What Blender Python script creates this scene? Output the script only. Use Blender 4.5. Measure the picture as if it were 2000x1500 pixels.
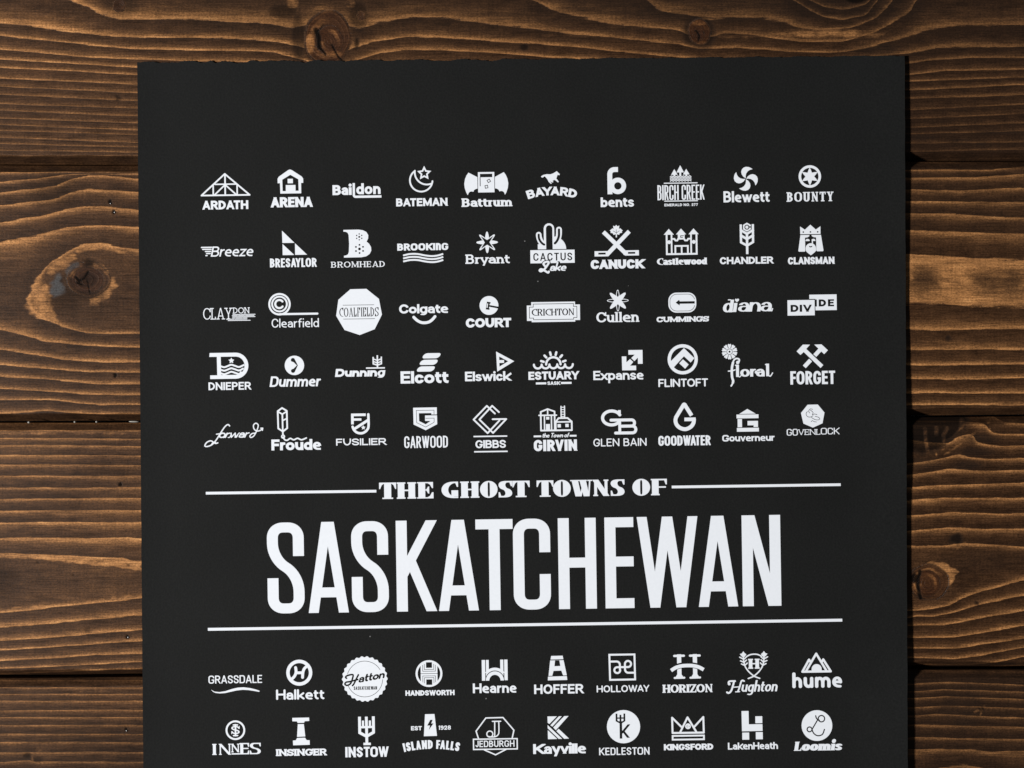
import bpy, math, random
import numpy as np
from mathutils import Vector, Matrix
from mathutils.geometry import delaunay_2d_cdt

random.seed(7)
for o in list(bpy.data.objects):
    bpy.data.objects.remove(o)
scene = bpy.context.scene
col = scene.collection
PI = math.pi

# ------------------------------------------------------------------ camera
# An overhead camera looking down on boards lying flat; 1 photo pixel is about 0.305 mm on the boards.
MM = 0.000305
CAM_H = 0.80
TILT = math.radians(0.6)
cam_data = bpy.data.cameras.new('camera')
cam_data.sensor_width = 36.0
cam_data.lens = 36.0 * CAM_H / (2000 * MM)
cam_data.clip_start, cam_data.clip_end = 0.01, 50.0
camera = bpy.data.objects.new('camera', cam_data)
col.objects.link(camera)
camera.location = (0.0, CAM_H * math.tan(TILT), CAM_H)
camera.rotation_euler = (-TILT, 0.0, 0.0)
scene.camera = camera
F_PX = cam_data.lens / 36.0 * 2000.0
CAMM = Matrix.Translation(camera.location) @ camera.rotation_euler.to_matrix().to_4x4()


def plane_map(px, py, z=0.0):
    """photo pixel arrays -> world x, y on the board plane at height z"""
    px = np.asarray(px, float); py = np.asarray(py, float)
    dx = (px - 1000.0) / F_PX
    dy = -(py - 750.0) / F_PX
    R = np.array(CAMM.to_3x3())
    d = np.stack([dx, dy, -np.ones_like(dx)], -1) @ R.T
    c = np.array(CAMM.translation)
    t = (z - c[2]) / d[..., 2]
    return c[0] + d[..., 0] * t, c[1] + d[..., 1] * t


# ------------------------------------------------------------------ light
world = bpy.data.worlds.new('World')
scene.world = world
world.use_nodes = True
world.node_tree.nodes['Background'].inputs[0].default_value = (0.82, 0.9, 1.0, 1)
world.node_tree.nodes['Background'].inputs[1].default_value = 0.06


def area_lamp(name, loc, target, size, size_y, power, colour):
    d = bpy.data.lights.new(name, 'AREA')
    d.shape = 'RECTANGLE'; d.size = size; d.size_y = size_y
    d.energy = power; d.color = colour
    o = bpy.data.objects.new(name, d); col.objects.link(o)
    o.location = loc
    o.rotation_euler = (Vector(target) - Vector(loc)).to_track_quat('-Z', 'Y').to_euler()
    return o


area_lamp('key_lamp', (-4.25, -0.55, 2.75), (0.0, 0.0, 0.0), 0.36, 0.5, 492.0, (1.0, 0.98, 0.955))

scene.view_settings.view_transform = 'Standard'
scene.view_settings.look = 'None'
scene.view_settings.exposure = 0.0
scene.view_settings.gamma = 1.0
scene.view_settings.use_curve_mapping = False


# ------------------------------------------------------------------ small helpers
def thing(name, label, cat, loc=(0, 0, 0), kind=None):
    o = bpy.data.objects.new(name, None)
    col.objects.link(o); o.location = loc
    o['label'] = label; o['category'] = cat
    if kind: o['kind'] = kind
    return o


def mesh_obj(name, verts, faces, mat, parent=None, label=None, smooth=False):
    me = bpy.data.meshes.new(name)
    me.from_pydata([tuple(v) for v in verts], [], [tuple(f) for f in faces])
    me.update()
    if mat: me.materials.append(mat)
    if smooth:
        me.polygons.foreach_set('use_smooth', [True] * len(me.polygons))
    o = bpy.data.objects.new(name, me)
    col.objects.link(o)
    if parent is not None:
        o.parent = parent
        o.matrix_parent_inverse = Matrix.Translation(parent.location).inverted()
    if label: o['label'] = label
    return o


def smoothstep(a, b, x):
    t = np.clip((x - a) / (b - a), 0, 1)
    return t * t * (3 - 2 * t)


def new_mat(name):
    m = bpy.data.materials.new(name); m.use_nodes = True
    nt = m.node_tree
    for n in list(nt.nodes):
        if n.type != 'OUTPUT_MATERIAL': nt.nodes.remove(n)
    out = nt.nodes[0]
    b = nt.nodes.new('ShaderNodeBsdfPrincipled')
    nt.links.new(b.outputs[0], out.inputs[0])
    return m, nt, b
# ------------------------------------------------------------------ stained boards
def vg(*rows):
    """grain lines: (ring value, [(x, y), ...]) in photo pixels"""
    return rows


P1C = [  # top board, lines that run the whole width (sharp edge at the lower side, ring value grows downwards)
 (0, [(-400, -60), (1500, -60), (1535, -20), (1550, 0), (1576, 17), (1610, 34), (1647, 39), (1692, 30), (1715, 0), (1730, -25), (2400, -60)]),
 (1, [(-400, -40), (1200, -35), (1267, 0), (1276, 15), (1306, 24), (1340, 30), (1366, 36), (1392, 39), (1430, 34), (1475, 36), (1531, 45), (1569, 56), (1606, 59), (1662, 54), (1711, 36), (1737, 11), (1750, -10), (1800, -40), (2400, -40)]),
 (2, [(-400, -32), (1000, -30), (1040, 0), (1081, 19), (1137, 36), (1194, 47), (1250, 54), (1325, 58), (1366, 78), (1392, 71), (1419, 64), (1460, 67), (1512, 75), (1569, 82), (1644, 82), (1700, 67), (1730, 52), (1775, 26), (1790, 0), (1810, -25), (2400, -30)]),
 (3, [(-400, -45), (100, -15), (134, 0), (168, 12), (195, 28), (230, 36), (300, 37), (400, 40), (500, 43), (537, 47), (571, 56), (640, 38), (702, 58), (732, 45), (800, 36), (875, 36), (969, 49), (1044, 56), (1119, 67), (1194, 73), (1250, 78), (1325, 87), (1347, 92), (1366, 95), (1437, 94), (1494, 97), (1569, 102), (1644, 102), (1700, 92), (1775, 71), (1812, 58), (1869, 52), (1962, 50), (2400, 52)]),
 (4, [(-400, 30), (0, 46), (70, 53), (126, 62), (174, 67), (244, 73), (308, 75), (392, 74), (500, 78), (556, 84), (590, 92), (640, 124), (690, 94), (732, 81), (792, 72), (856, 73), (931, 78), (1025, 85), (1137, 93), (1250, 106), (1325, 112), (1370, 117), (1600, 122), (1768, 105), (1833, 95), (1900, 92), (2400, 92)]),
 (5, [(-400, 55), (0, 70), (84, 78), (168, 88), (252, 95), (364, 98), (500, 101), (537, 103), (590, 116), (640, 134), (692, 119), (744, 103), (800, 97.5), (875, 98), (987, 105), (1100, 114), (1190, 119), (1400, 135), (1772, 125), (1817, 117), (1900, 113), (2400, 115)]),
]
def flat(v, y0, y1, x0, x1): return (v, [(x0, y0), (x1, y1)])
P1L = P1C + [(6, [(-400, 90), (0, 97), (84, 104), (168, 112), (266, 116), (364, 119), (560, 124)])] + [
    flat(7 + i, a, b, 0, 266) for i, (a, b) in enumerate([(116, 132), (132, 146), (153, 166), (169, 182), (185, 197), (203, 212), (216, 227), (231, 241), (244, 255), (255, 263), (269, 279), (281, 288), (294, 298), (305, 305), (318, 318)])]
P1R = P1C + [(6, [(1772, 147), (1850, 138), (2000, 137)])] + [flat(7 + i, a, b, 1780, 2000) for i, (a, b) in enumerate(
    [(159, 151), (176, 166), (193, 186), (215, 204), (233, 222), (250, 240), (262, 256), (280, 278), (296, 292), (312, 308)])]
P2L = [
 flat(8, 318, 318, 0, 270), flat(7, 336, 336, 0, 270),
 (6, [(0, 355), (35, 352), (69, 349), (130, 340), (269, 339)]),
 (5, [(0, 376), (35, 371), (69, 369), (110, 362), (139, 350), (173, 342), (199, 341), (269, 349)]),
 (4, [(0, 401), (43, 396), (75, 394), (104, 390), (121, 383), (147, 372), (173, 369), (217, 371), (269, 376)]),
 (3, [(0, 434), (43, 427), (78, 422), (104, 416), (130, 408), (165, 403), (208, 403.5), (269, 410)]),
 (2, [(0, 474), (35, 465), (69, 459), (102, 451), (130, 445), (173, 440), (225, 440), (269, 443)]),
 (1, [(0, 540, 1.25), (45, 556, 1.14), (78, 535, 1.02), (90, 522), (105, 508), (125, 496), (147, 483), (165, 477), (199, 475), (234, 482), (269, 488)]),
 (.5, [(0, 552, 1.25), (45, 566, 1.14), (80, 545, .9), (90, 534), (105, 522), (125, 511), (147, 500), (165, 494), (199, 491), (234, 498), (269, 503)]),
 (.3, [(0, 575, 1.25), (45, 590, 1.12), (70, 588, .7), (150, 560), (269, 565)]),
 (.5, [(0, 600, 1.25), (45, 598, 1.14), (75, 610, .9), (117, 624), (170, 637), (212, 639), (272, 639)]),
 (1, [(0, 612, 1.25), (45, 606, 1.14), (70, 621, 1.02), (90, 627), (117, 636), (170, 650), (212, 652), (272, 652)]),
 (2, [(0, 643), (35, 653), (88, 668), (159, 675), (212, 678), (272, 679)]),
 (3, [(0, 683), (53, 691), (124, 703), (194, 707), (272, 708)]),
 (4, [(0, 713), (88, 720), (177, 727), (272, 728)]),
 (5, [(0, 736), (88, 741), (177, 749), (272, 751)]),
 (6, [(0, 759), (71, 763), (159, 770), (272, 772)]),
 (7, [(0, 781), (106, 782), (194, 792), (272, 791)]),
 (8, [(0, 809), (88, 803), (177, 809), (272, 810)]), flat(9, 826, 826, 0, 270)]
P2R = [
 flat(8, 312, 310, 1772, 2000), (7, [(1780, 332), (1933, 332), (2000, 325)]), (6, [(1780, 347), (1900, 346), (2000, 340)]),
 (5, [(1780, 370), (1883, 372), (2000, 367)]), (4, [(1780, 393), (2000, 395)]), (3, [(1772, 417), (1850, 418), (2000, 425)]),
 (2, [(1772, 450), (1867, 452), (2000, 457)]), (1, [(1772, 497), (1840, 500), (1917, 507), (2000, 505)]),
 (.78, [(1772, 545), (2000, 552)]), (1, [(1772, 597), (1840, 593), (1873, 597), (1933, 600), (2000, 602)]),
 (2, [(1780, 644), (1867, 645), (1933, 642), (2000, 643)]), (3, [(1780, 685), (1860, 684), (1933, 682), (2000, 685)]),
 (4, [(1783, 713), (2000, 712)]), (5, [(1783, 741), (1900, 741), (2000, 739)]), (6, [(1787, 768), (2000, 769)]), (7, [(1787, 791), (2000, 791)]), flat(8, 814, 814, 1772, 2000)]
P3L = [flat(13, 826, 826, 0, 270)] + [flat(12 - i, a, b, 0, 270) for i, (a, b) in enumerate(
    [(840, 840), (855, 857), (868.5, 871.5), (888, 890), (907.5, 908), (929, 929), (952, 951.5), (974, 973)])] + [
 (4, [(0, 998.5), (85, 996.5), (270, 996)]), (3, [(0, 1021.5), (130, 1019.5), (270, 1019.5)]),
 (2, [(0, 1051), (60, 1049.5), (120, 1050.5), (175, 1052), (230, 1050), (270, 1050)]),
 (1, [(0, 1079), (68, 1081), (101, 1083), (180, 1087), (243, 1090), (261, 1096), (277, 1097)]), (.5, [(0, 1092), (68, 1094), (180, 1102), (277, 1116)]), (.25, [(0, 1135), (277, 1132)]), (.5, [(0, 1186), (108, 1175), (277, 1155)]),
 (1, [(0, 1197), (63, 1192), (108, 1186), (180, 1179), (225, 1175), (277, 1168)]), (2, [(0, 1225.5), (90, 1219), (162, 1212), (277, 1201)]),
 (3, [(0, 1252), (90, 1246.6), (180, 1238), (277, 1231)]), (4, [(0, 1270.5), (162, 1260), (277, 1252)]), (5, [(0, 1291), (108, 1286), (180, 1280), (277, 1277)]),
 (6, [(0, 1306.5), (126, 1301), (277, 1293)]), (7, [(0, 1322), (180, 1310), (277, 1308)]), flat(8, 1330, 1328, 0, 277)]
P3R = [flat(11, 800, 800, 1772, 2000),
 (10, [(1776, 812), (1940, 812), (1951, 818), (1962, 823), (2000, 827)]), (9, [(1776, 820), (1877, 822), (1925, 826), (1932, 838), (1936, 844), (1951, 847), (2000, 848)]),
 (8, [(1776, 858), (1851, 866), (1863, 858), (1880, 850), (1899, 846), (1907, 863), (1921, 868), (1951, 871.4), (2000, 870.7)]),
 (7, [(1776, 905), (1797, 903), (1826, 899), (1855, 891), (1871.5, 887), (1892, 892), (1929, 895.6), (2000, 895)]),
 (6, [(1776, 927), (1792, 925), (1822, 920.5), (1855, 916), (1907, 919), (1965, 919), (2000, 917.6)]), (5, [(1776, 952), (1833, 947), (1892, 946), (1965, 944), (2000, 942.5)]),
 (4, [(1776, 977), (1833, 972.6), (1892, 971), (2000, 971)]), (3, [(1775, 1007), (1863, 1001), (1907, 1000.5), (1951, 1003), (2000, 1003)]),
 (2, [(1775, 1037), (1850, 1030), (1933, 1033), (2000, 1030)]), (1, [(1775, 1065), (1850, 1065), (1887, 1060), (1933, 1063), (2000, 1068)]), (.5, [(1775, 1079), (1850, 1079), (1887, 1074), (1933, 1077), (2000, 1082)]), (.2, [(1775, 1110), (1870, 1125), (2000, 1105)]), (.5, [(1775, 1176, .5), (1820, 1176), (1850, 1171), (1883, 1153), (1917, 1141), (1967, 1128), (2000, 1119)]),
 (1, [(1775, 1190, .75), (1820, 1190), (1850, 1185), (1883, 1167), (1917, 1155), (1967, 1142), (2000, 1133)]), (2, [(1775, 1204, 1.8), (1790, 1203), (1823, 1204), (1867, 1195), (1917, 1180), (2000, 1163)]),
 (3, [(1777, 1223), (1850, 1220), (1917, 1208), (2000, 1193)]), (4, [(1780, 1246), (1867, 1245), (1933, 1233), (2000, 1223)]), (5, [(1783, 1267), (1867, 1267), (2000, 1247)]),
 (6, [(1790, 1285), (1860, 1287), (1917, 1280), (2000, 1265)]), (7, [(1790, 1303), (1900, 1303), (2000, 1283)]), flat(8, 1320, 1305, 1772, 2000)]
P4L = [flat(20, 1330, 1330, 0, 277)] + [flat(19 - i, y, y, 0, 277) for i, y in enumerate([1342.5, 1355, 1368.5, 1387, 1400.5, 1416, 1433, 1449])] + [
 flat(11, 1469, 1469, 0, 277), (10, [(0, 1488), (60, 1485), (66, 1488), (277, 1488)]), flat(9, 1506, 1505, 0, 277), flat(8, 1525, 1525, 0, 277), flat(7, 1550, 1550, 0, 277)]
P4R = [flat(13, 1312, 1312, 1772, 2000), (12, [(1774, 1335.5), (1858, 1331), (1914, 1334), (2000, 1338)]), (11, [(1788, 1350), (1844, 1346), (2000, 1351.6)]), (10, [(1788, 1363.5), (1851, 1358.6), (2000, 1365.6)]),
 (9, [(1788, 1381), (1844, 1378), (1914, 1380), (2000, 1383)]), (8, [(1788, 1397), (1830, 1394), (1914, 1398), (2000, 1401)]), (7, [(1788, 1415), (1914, 1418), (2000, 1419.5)]),
 (6, [(1788, 1440.5), (1900, 1442), (2000, 1444)]), (5, [(1788, 1463), (1900, 1463.6), (1935, 1468), (2000, 1466)]), (4, [(1772, 1530), (1830, 1500), (1879, 1491.6), (1921, 1500), (1990, 1530)]), flat(3, 1560, 1560, 1772, 2000)]


def ring_field(lines, X, Y):
    """interpolate the ring value between traced grain lines, column by column"""
    xs = X[:, 0]
    ys = []; vs = []
    for v, pts in lines:
        px = [p[0] for p in pts]
        ys.append(np.interp(xs, px, [p[1] for p in pts]))
        vs.append(np.interp(xs, px, [p[2] if len(p) > 2 else v for p in pts]))
    ker = np.hanning(11)[1:-1]; ker /= ker.sum()
    ys = [np.convolve(np.pad(q, 4, mode='edge'), ker, 'valid') for q in ys]
    ys = np.maximum.accumulate(np.array(ys) + np.arange(len(ys))[:, None] * 1e-3, axis=0); vs = np.array(vs)
    out = np.empty_like(Y)
    for i in range(len(xs)):
        y = np.concatenate(([ys[0, i] - 900], ys[:, i], [ys[-1, i] + 900]))
        sg0 = -1 if vs[0, i] > vs[1, i] else 1
        sg1 = 1 if vs[-1, i] > vs[-2, i] else -1
        v = np.concatenate(([vs[0, i] - sg0 * 45], vs[:, i], [vs[-1, i] + sg1 * 45]))
        out[i] = np.interp(Y[i], y, v)
    return out


def seg_dist(X, Y, a, b):
    vx, vy = b[0] - a[0], b[1] - a[1]
    L = vx * vx + vy * vy + 1e-9
    t = np.clip(((X - a[0]) * vx + (Y - a[1]) * vy) / L, 0, 1)
    return np.hypot(X - a[0] - t * vx, Y - a[1] - t * vy)


def blob(X, Y, pts, soft):
    """soft mask of a polygon"""
    X, Y = X + 1.8 * np.sin(Y / 2.9 + X / 17.) + 1.1 * np.sin(Y / 1.6 + X / 7.), Y + .8 * np.sin(X / 4.3)
    P = list(pts); inside = np.zeros(X.shape, bool); d = np.full(X.shape, 1e9)
    for i in range(len(P)):
        a, b = P[i - 1], P[i]
        d = np.minimum(d, seg_dist(X, Y, a, b))
        if a[1] != b[1]:
            inside ^= ((a[1] > Y) != (b[1] > Y)) & (X < (b[0] - a[0]) * (Y - a[1]) / (b[1] - a[1]) + a[0])
    sd = np.where(inside, d, -d)
    return smoothstep(-soft, soft, sd)


def oval(X, Y, cx, cy, rx, ry, soft=.25, wob=.0):
    a = np.arctan2(Y - cy, X - cx)
    r = np.hypot((X - cx) / rx, (Y - cy) / ry) + wob * (np.sin(3 * a + cx) + .6 * np.sin(5 * a + 1.3 * cy))
    return 1 - smoothstep(1 - soft, 1 + soft, r)


def crack(X, Y, pts, w):
    d = np.full(X.shape, 1e9)
    for a, b in zip(pts[:-1], pts[1:]): d = np.minimum(d, seg_dist(X, Y, a, b))
    return 1 - smoothstep(w * .5, w * 1.2, d)


def knot(S, X, Y, cx, cy, rx, ry, pitch, red=.8, dark=.35, k0=.0, glow=.3):
    """turn the grain into closed rings around a knot"""
    a = np.arctan2(Y - cy, X - cx)
    r = np.hypot((X - cx) / rx, (Y - cy) / ry) + .035 * np.sin(2 * a + cx) + .018 * np.sin(5 * a + cy)
    m = 1 - smoothstep(.86, 1.10, r)
    S['ring'] = np.where(r < 1, k0 + r * pitch * 1.7, S['ring'])
    S['red'] = np.maximum(S['red'], m * red)
    S['amp'] = S['amp'] * (1 - m) + m * .13
    S['light'] = S['light'] * (1 - .85 * m)
    S['light'] = np.maximum(S['light'], glow * m * smoothstep(.35, .6, r) * (1 - smoothstep(.72, .9, r)) * (.6 + .4 * np.sin(a * 1.5 + cx)))
    bark = np.exp(-((r - 1.0) / .06) ** 2) * (.75 + .25 * np.sin(4 * a + cy))
    S['stain_shade'] = np.maximum(S['stain_shade'] * (1 - m), m * dark * (1 - .75 * smoothstep(.35, .95, r)))
    S['stain_shade'] = np.maximum(S['stain_shade'], .62 * bark)
    return m


def paint_1(S, X, Y):
    S['tone'] += .05 * (1 - smoothstep(300, 700, X)) * smoothstep(60, 140, Y)
    st, li, rd = S['stain_shade'], S['light'], S['red']
    # darker burnt zone along the top of the board, then knots
    st[:] = np.maximum(st, .42 * (1 - smoothstep(20, 130, Y)) * smoothstep(120, 420, X) * (1 - smoothstep(1850, 2100, X)))
    st[:] = np.maximum(st, .40 * smoothstep(1500, 1800, X) * (1 - .35 * smoothstep(60, 160, Y)))
    st[:] = np.maximum(st, .75 * oval(X, Y, 583, 70, 14, 55, .4)); st[:] = np.maximum(st, .8 * oval(X, Y, 700, 30, 22, 32, .4)); st[:] = np.maximum(st, .8 * oval(X, Y, 552, 22, 34, 16, .5))
    st[:] = np.maximum(st, .62 * smoothstep(980, 1150, X) * (1 - smoothstep(1760, 1900, X)) * (1 - smoothstep(26, 62, Y)))
    li[:] = np.maximum(li, .5 * oval(X, Y, 572, 6, 14, 14, .4)); li[:] = np.maximum(li, .5 * oval(X, Y, 684, 6, 12, 14, .4))
    knot(S, X, Y, 640, 74, 44, 56, 3.2, .75, .25, glow=.55)
    knot(S, X, Y, 644, 80, 26, 30, 3.0, .9, .12, glow=.6)
    st, li, rd = S['stain_shade'], S['light'], S['red']
    li[:] = np.maximum(li, .8 * oval(X, Y, 606, 85, 9, 22, .4)); li[:] = np.maximum(li, .55 * oval(X, Y, 648, 106, 24, 9, .5)); li[:] = np.maximum(li, .45 * oval(X, Y, 630, 19, 26, 10, .5))
    for p, w in ((((617, 58), (622, 72), (624, 92)), 6), (((624, 92), (636, 106)), 3), (((648, 88), (660, 110), (668, 118)), 2.5), (((622, 60), (632, 48)), 2)): st[:] = np.maximum(st, crack(X, Y, p, w))
    st[:] = np.maximum(st, .7 * oval(X, Y, 706, 32, 12, 14, .4)); knot(S, X, Y, 706, 31, 8, 9, 2, .5, .3)
    st = S['stain_shade']; st[:] = np.maximum(st, .9 * oval(X, Y, 697, 84, 5, 12, .5))
    st[:] = np.maximum(st, .85 * oval(X, Y, 1024, 92, 9, 7, .5))
    # second knot and the dark eye at the upper right
    st[:] = np.maximum(st, .8 * oval(X, Y, 1366, 62, 34, 36, .3, .05)); knot(S, X, Y, 1366, 62, 22, 25, 2.6, .8, .1); knot(S, X, Y, 1365, 66, 10, 14, 2, .9, .3)
    st, li = S['stain_shade'], S['light']
    li[:] = np.maximum(li, .5 * oval(X, Y, 1366, 45, 16, 6, .5)); li[:] = np.maximum(li, .45 * oval(X, Y, 1372, 84, 14, 5, .5))
    st[:] = np.maximum(st, crack(X, Y, ((1360, 60), (1366, 70), (1364, 80)), 2.5))
    st[:] = np.maximum(st, .95 * oval(X, Y, 1672, -6, 26, 15, .35)); st[:] = np.maximum(st, .6 * oval(X, Y, 1750, 8, 40, 25, .6))
    st[:] = np.maximum(st, .55 * oval(X, Y, 1720, 96, 60, 14, .6)); li[:] = np.maximum(li, .7 * oval(X, Y, 1620, 66, 130, 10, .8)); li[:] = np.maximum(li, .35 * oval(X, Y, 1440, 72, 60, 6, .7))
    li[:] = np.maximum(li, .25 * oval(X, Y, 850, 62, 160, 5, .8)); li[:] = np.maximum(li, .3 * oval(X, Y, 1100, 70, 110, 7, .8))  # pale streaks; the first paints a lit ridge into the wood
    st[:] = np.maximum(st, .6 * oval(X, Y, 234, 10, 40, 26, .5)); knot(S, X, Y, 233, 11, 13, 12, 2.2, .6, .35)
    st = S['stain_shade']; st[:] = np.maximum(st, .8 * oval(X, Y, 231, 192, 6, 6, .6, .2))
    for cx, cy, rx in ((1795, 268, 45), (1880, 276, 30), (1915, 280, 14), (1950, 258, 60)): st[:] = np.maximum(st, .5 * oval(X, Y, cx, cy, rx, 6, .6))


def paint_2(S, X, Y):
    st, li, rd = S['stain_shade'], S['light'], S['red']
    st[:] = np.maximum(st, .5 * oval(X, Y, 104, 368, 48, 34, .6, .1))
    for poly, a in (([(90, 522), (104, 511), (130, 496), (144, 492), (154, 506), (132, 524), (111, 534), (97, 541), (89, 530)], .66),
                    ([(46, 600), (49, 583), (71, 558), (92, 551), (103, 569), (103, 593), (113, 618), (120, 637), (88, 626), (60, 616)], .64),
                    ([(172, 584), (190, 574), (207, 558), (214, 540), (226, 543), (231, 560), (213, 583), (192, 598), (174, 596)], .66), ([(147, 485), (175, 478), (205, 477), (235, 484), (269, 490), (269, 500), (235, 497), (200, 489), (165, 493), (150, 498)], .62)):
        li[:] = np.maximum(li, a * blob(X, Y, poly, 7))
    st[:] = np.maximum(st, .55 * oval(X, Y, 128, 585, 34, 28, .5, .1)); st[:] = np.maximum(st, .6 * blob(X, Y, [(97, 566), (108, 545), (125, 538), (128, 560), (112, 582)], 6))
    knot(S, X, Y, 172, 545, 44, 33, 2.4, .3, .2, glow=.5)
    knot(S, X, Y, 171, 547, 33, 24, 1.6, .95, .66, glow=.0)
    S['cool_sheen'] = np.maximum(S['cool_sheen'], .9 * blob(X, Y, [(97, 568), (101, 552), (110, 537), (117, 535), (119, 552), (129, 566), (114, 578), (104, 580)], 4)); S['cool_sheen'] = np.maximum(S['cool_sheen'], .5 * crack(X, Y, ((132, 530), (140, 521), (150, 517)), 6))  # blue-grey sheen on the smooth wood, painted into its colour
    st, li = S['stain_shade'], S['light']
    li[:] = np.maximum(li, .4 * crack(X, Y, ((140, 540), (146, 527), (158, 519)), 6)); li[:] = np.maximum(li, .5 * crack(X, Y, ((186, 517), (200, 521), (208, 532)), 7))
    st[:] = np.maximum(st, .75 * oval(X, Y, 174, 513, 12, 9, .6, .1)); st[:] = np.maximum(st, .5 * oval(X, Y, 170, 578, 34, 10, .6))
    for p, w in ((((148, 541), (155, 549), (165, 543), (172, 531)), 3.5), (((150, 552), (160, 556)), 3), (((170, 546), (173, 560), (176, 574)), 1.8)): st[:] = np.maximum(st, crack(X, Y, p, w))
    for cx, cy in ((215, 394), (222, 414), (225, 733)): st[:] = np.maximum(st, oval(X, Y, cx, cy, 3.6, 5, .3, .1))
    li[:] = np.maximum(li, .25 * oval(X, Y, 85, 765, 30, 40, .8)); li[:] = np.maximum(li, .2 * oval(X, Y, 145, 775, 30, 24, .8))
    st[:] = np.maximum(st, .5 * oval(X, Y, 1806, 548, 26, 30, .7, .08)); st[:] = np.maximum(st, .45 * oval(X, Y, 1935, 552, 34, 26, .7, .08)); st[:] = np.maximum(st, .5 * oval(X, Y, 1975, 556, 28, 32, .7, .08))
    li[:] = np.maximum(li, .75 * blob(X, Y, [(1600, 500), (1840, 502), (1917, 508), (2200, 506), (2200, 601), (1933, 599), (1840, 592), (1600, 596)], 5) * (1 - .9 * np.clip(st, 0, 1)))
    st[:] = np.maximum(st, .7 * oval(X, Y, 1852, 661, 6, 6, .5))
    st[:] = np.maximum(st, .3 * smoothstep(1600, 1780, X) * (1 - smoothstep(420, 520, Y)))


def paint_3(S, X, Y):
    S['tone'] += (.075 + .05 * np.sin(X / 90. + Y / 60.)) * (1 - smoothstep(500, 1500, X)) * (1 - .5 * smoothstep(1000, 1060, Y))
    st, li = S['stain_shade'], S['light']
    li[:] = np.maximum(li, .4 * blob(X, Y, [(-60, 842), (275, 841), (275, 850), (-60, 850)], 3))
    li[:] = np.maximum(li, .7 * blob(X, Y, [(-40, 1080), (101, 1084), (180, 1088), (243, 1092), (277, 1098), (277, 1116), (220, 1108), (120, 1098), (60, 1092), (-40, 1089)], 3))
    li[:] = np.maximum(li, .55 * blob(X, Y, [(-40, 1190), (108, 1178), (180, 1170), (277, 1158), (277, 1167), (180, 1178), (108, 1185), (-40, 1196)], 3))
    for cx, cy in ((235, 946), (249, 1244)): st[:] = np.maximum(st, oval(X, Y, cx, cy, 4, 4.4, .3, .1))
    st[:] = np.maximum(st, .4 * oval(X, Y, 8, 1135, 26, 34, .7)); st[:] = np.maximum(st, .4 * oval(X, Y, 170, 1045, 26, 4, .7)); st[:] = np.maximum(st, .5 * oval(X, Y, 172, 1230, 8, 5, .6))
    st[:] = np.maximum(st, .35 * oval(X, Y, 220, 920, 50, 8, .7))
    for cx, cy in ((251, 1104), (74, 1098), (143, 1123)): st[:] = np.maximum(st, .6 * oval(X, Y, cx, cy, 3, 2, .5))
    # resin cluster against the gap
    cl = blob(X, Y, [(1760, 806), (1900, 806), (1884, 838), (1868, 856), (1850, 872), (1826, 884), (1800, 888), (1760, 880)], 9)
    st[:] = np.maximum(st, .92 * cl)
    for p, w, a in ((((1807, 838), (1808, 858), (1812, 882)) , 4, .4), (((1829, 835), (1829, 848)), 4, .4), (((1850, 836), (1843, 850), (1844, 862)), 4, .35), (((1882, 822), (1876, 842), (1866, 854), (1852, 864)), 6, .4),
                    (((1900, 846), (1886, 862), (1866, 874), (1844, 883)), 10, .5), (((1933, 815), (1931, 838)), 6, .45), (((1909, 826), (1896, 836)), 5, .4), (((1826, 880), (1830, 892)), 3, .7)):
        m = crack(X, Y, p, w) * (.65 + .35 * np.sin(X / 3.1 + Y / 2.3)); li[:] = np.maximum(li, a * m); st[:] = st * (1 - .8 * m)
    st[:] = np.maximum(st, .55 * oval(X, Y, 1920, 856, 34, 9, .6)); st[:] = np.maximum(st, .5 * oval(X, Y, 1905, 882, 40, 9, .6)); st[:] = np.maximum(st, .55 * oval(X, Y, 1890, 908, 34, 10, .6)); st[:] = np.maximum(st, .4 * oval(X, Y, 1800, 905, 40, 14, .6))
    # knot with a tan flame
    li[:] = np.maximum(li, .75 * blob(X, Y, [(1797, 1103), (1823, 1095), (1843, 1098), (1867, 1110), (1874, 1119), (1863, 1133), (1847, 1157), (1830, 1168), (1812, 1172), (1800, 1165)], 3)); S['tone'] += .10 * oval(X, Y, 1816, 1136, 46, 40, .4)
    knot(S, X, Y, 1814, 1137, 38, 36, 3.2, .5, .0, glow=.85); knot(S, X, Y, 1812, 1139, 24, 25, 2.2, .9, .15, glow=.55)
    st, li = S['stain_shade'], S['light']
    st[:] = np.maximum(st, crack(X, Y, ((1797, 1116), (1793, 1130), (1793, 1150), (1798, 1168)), 4.5)); st[:] = np.maximum(st, oval(X, Y, 1786, 1129, 8, 11, .4)); li[:] = np.maximum(li, .5 * oval(X, Y, 1785, 1148, 6, 5, .5))
    st[:] = np.maximum(st, .85 * oval(X, Y, 1868, 1052, 13, 12, .5, .1)); li[:] = np.maximum(li, .5 * crack(X, Y, ((1862, 1040), (1872, 1038)), 5)); li[:] = np.maximum(li, .5 * crack(X, Y, ((1870, 1072), (1884, 1062)), 5))
    st[:] = np.maximum(st, .9 * oval(X, Y, 1908, 1178, 5, 4, .5)); st[:] = np.maximum(st, .25 * oval(X, Y, 1930, 1095, 90, 24, .7))
    st[:] = np.maximum(st, .45 * blob(X, Y, [(1870, 1300), (1900, 1294), (1925, 1297), (1900, 1304)], 4)); st[:] = np.maximum(st, .6 * blob(X, Y, [(1935, 1304), (1960, 1293), (1990, 1297), (1998, 1302)], 3))


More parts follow.
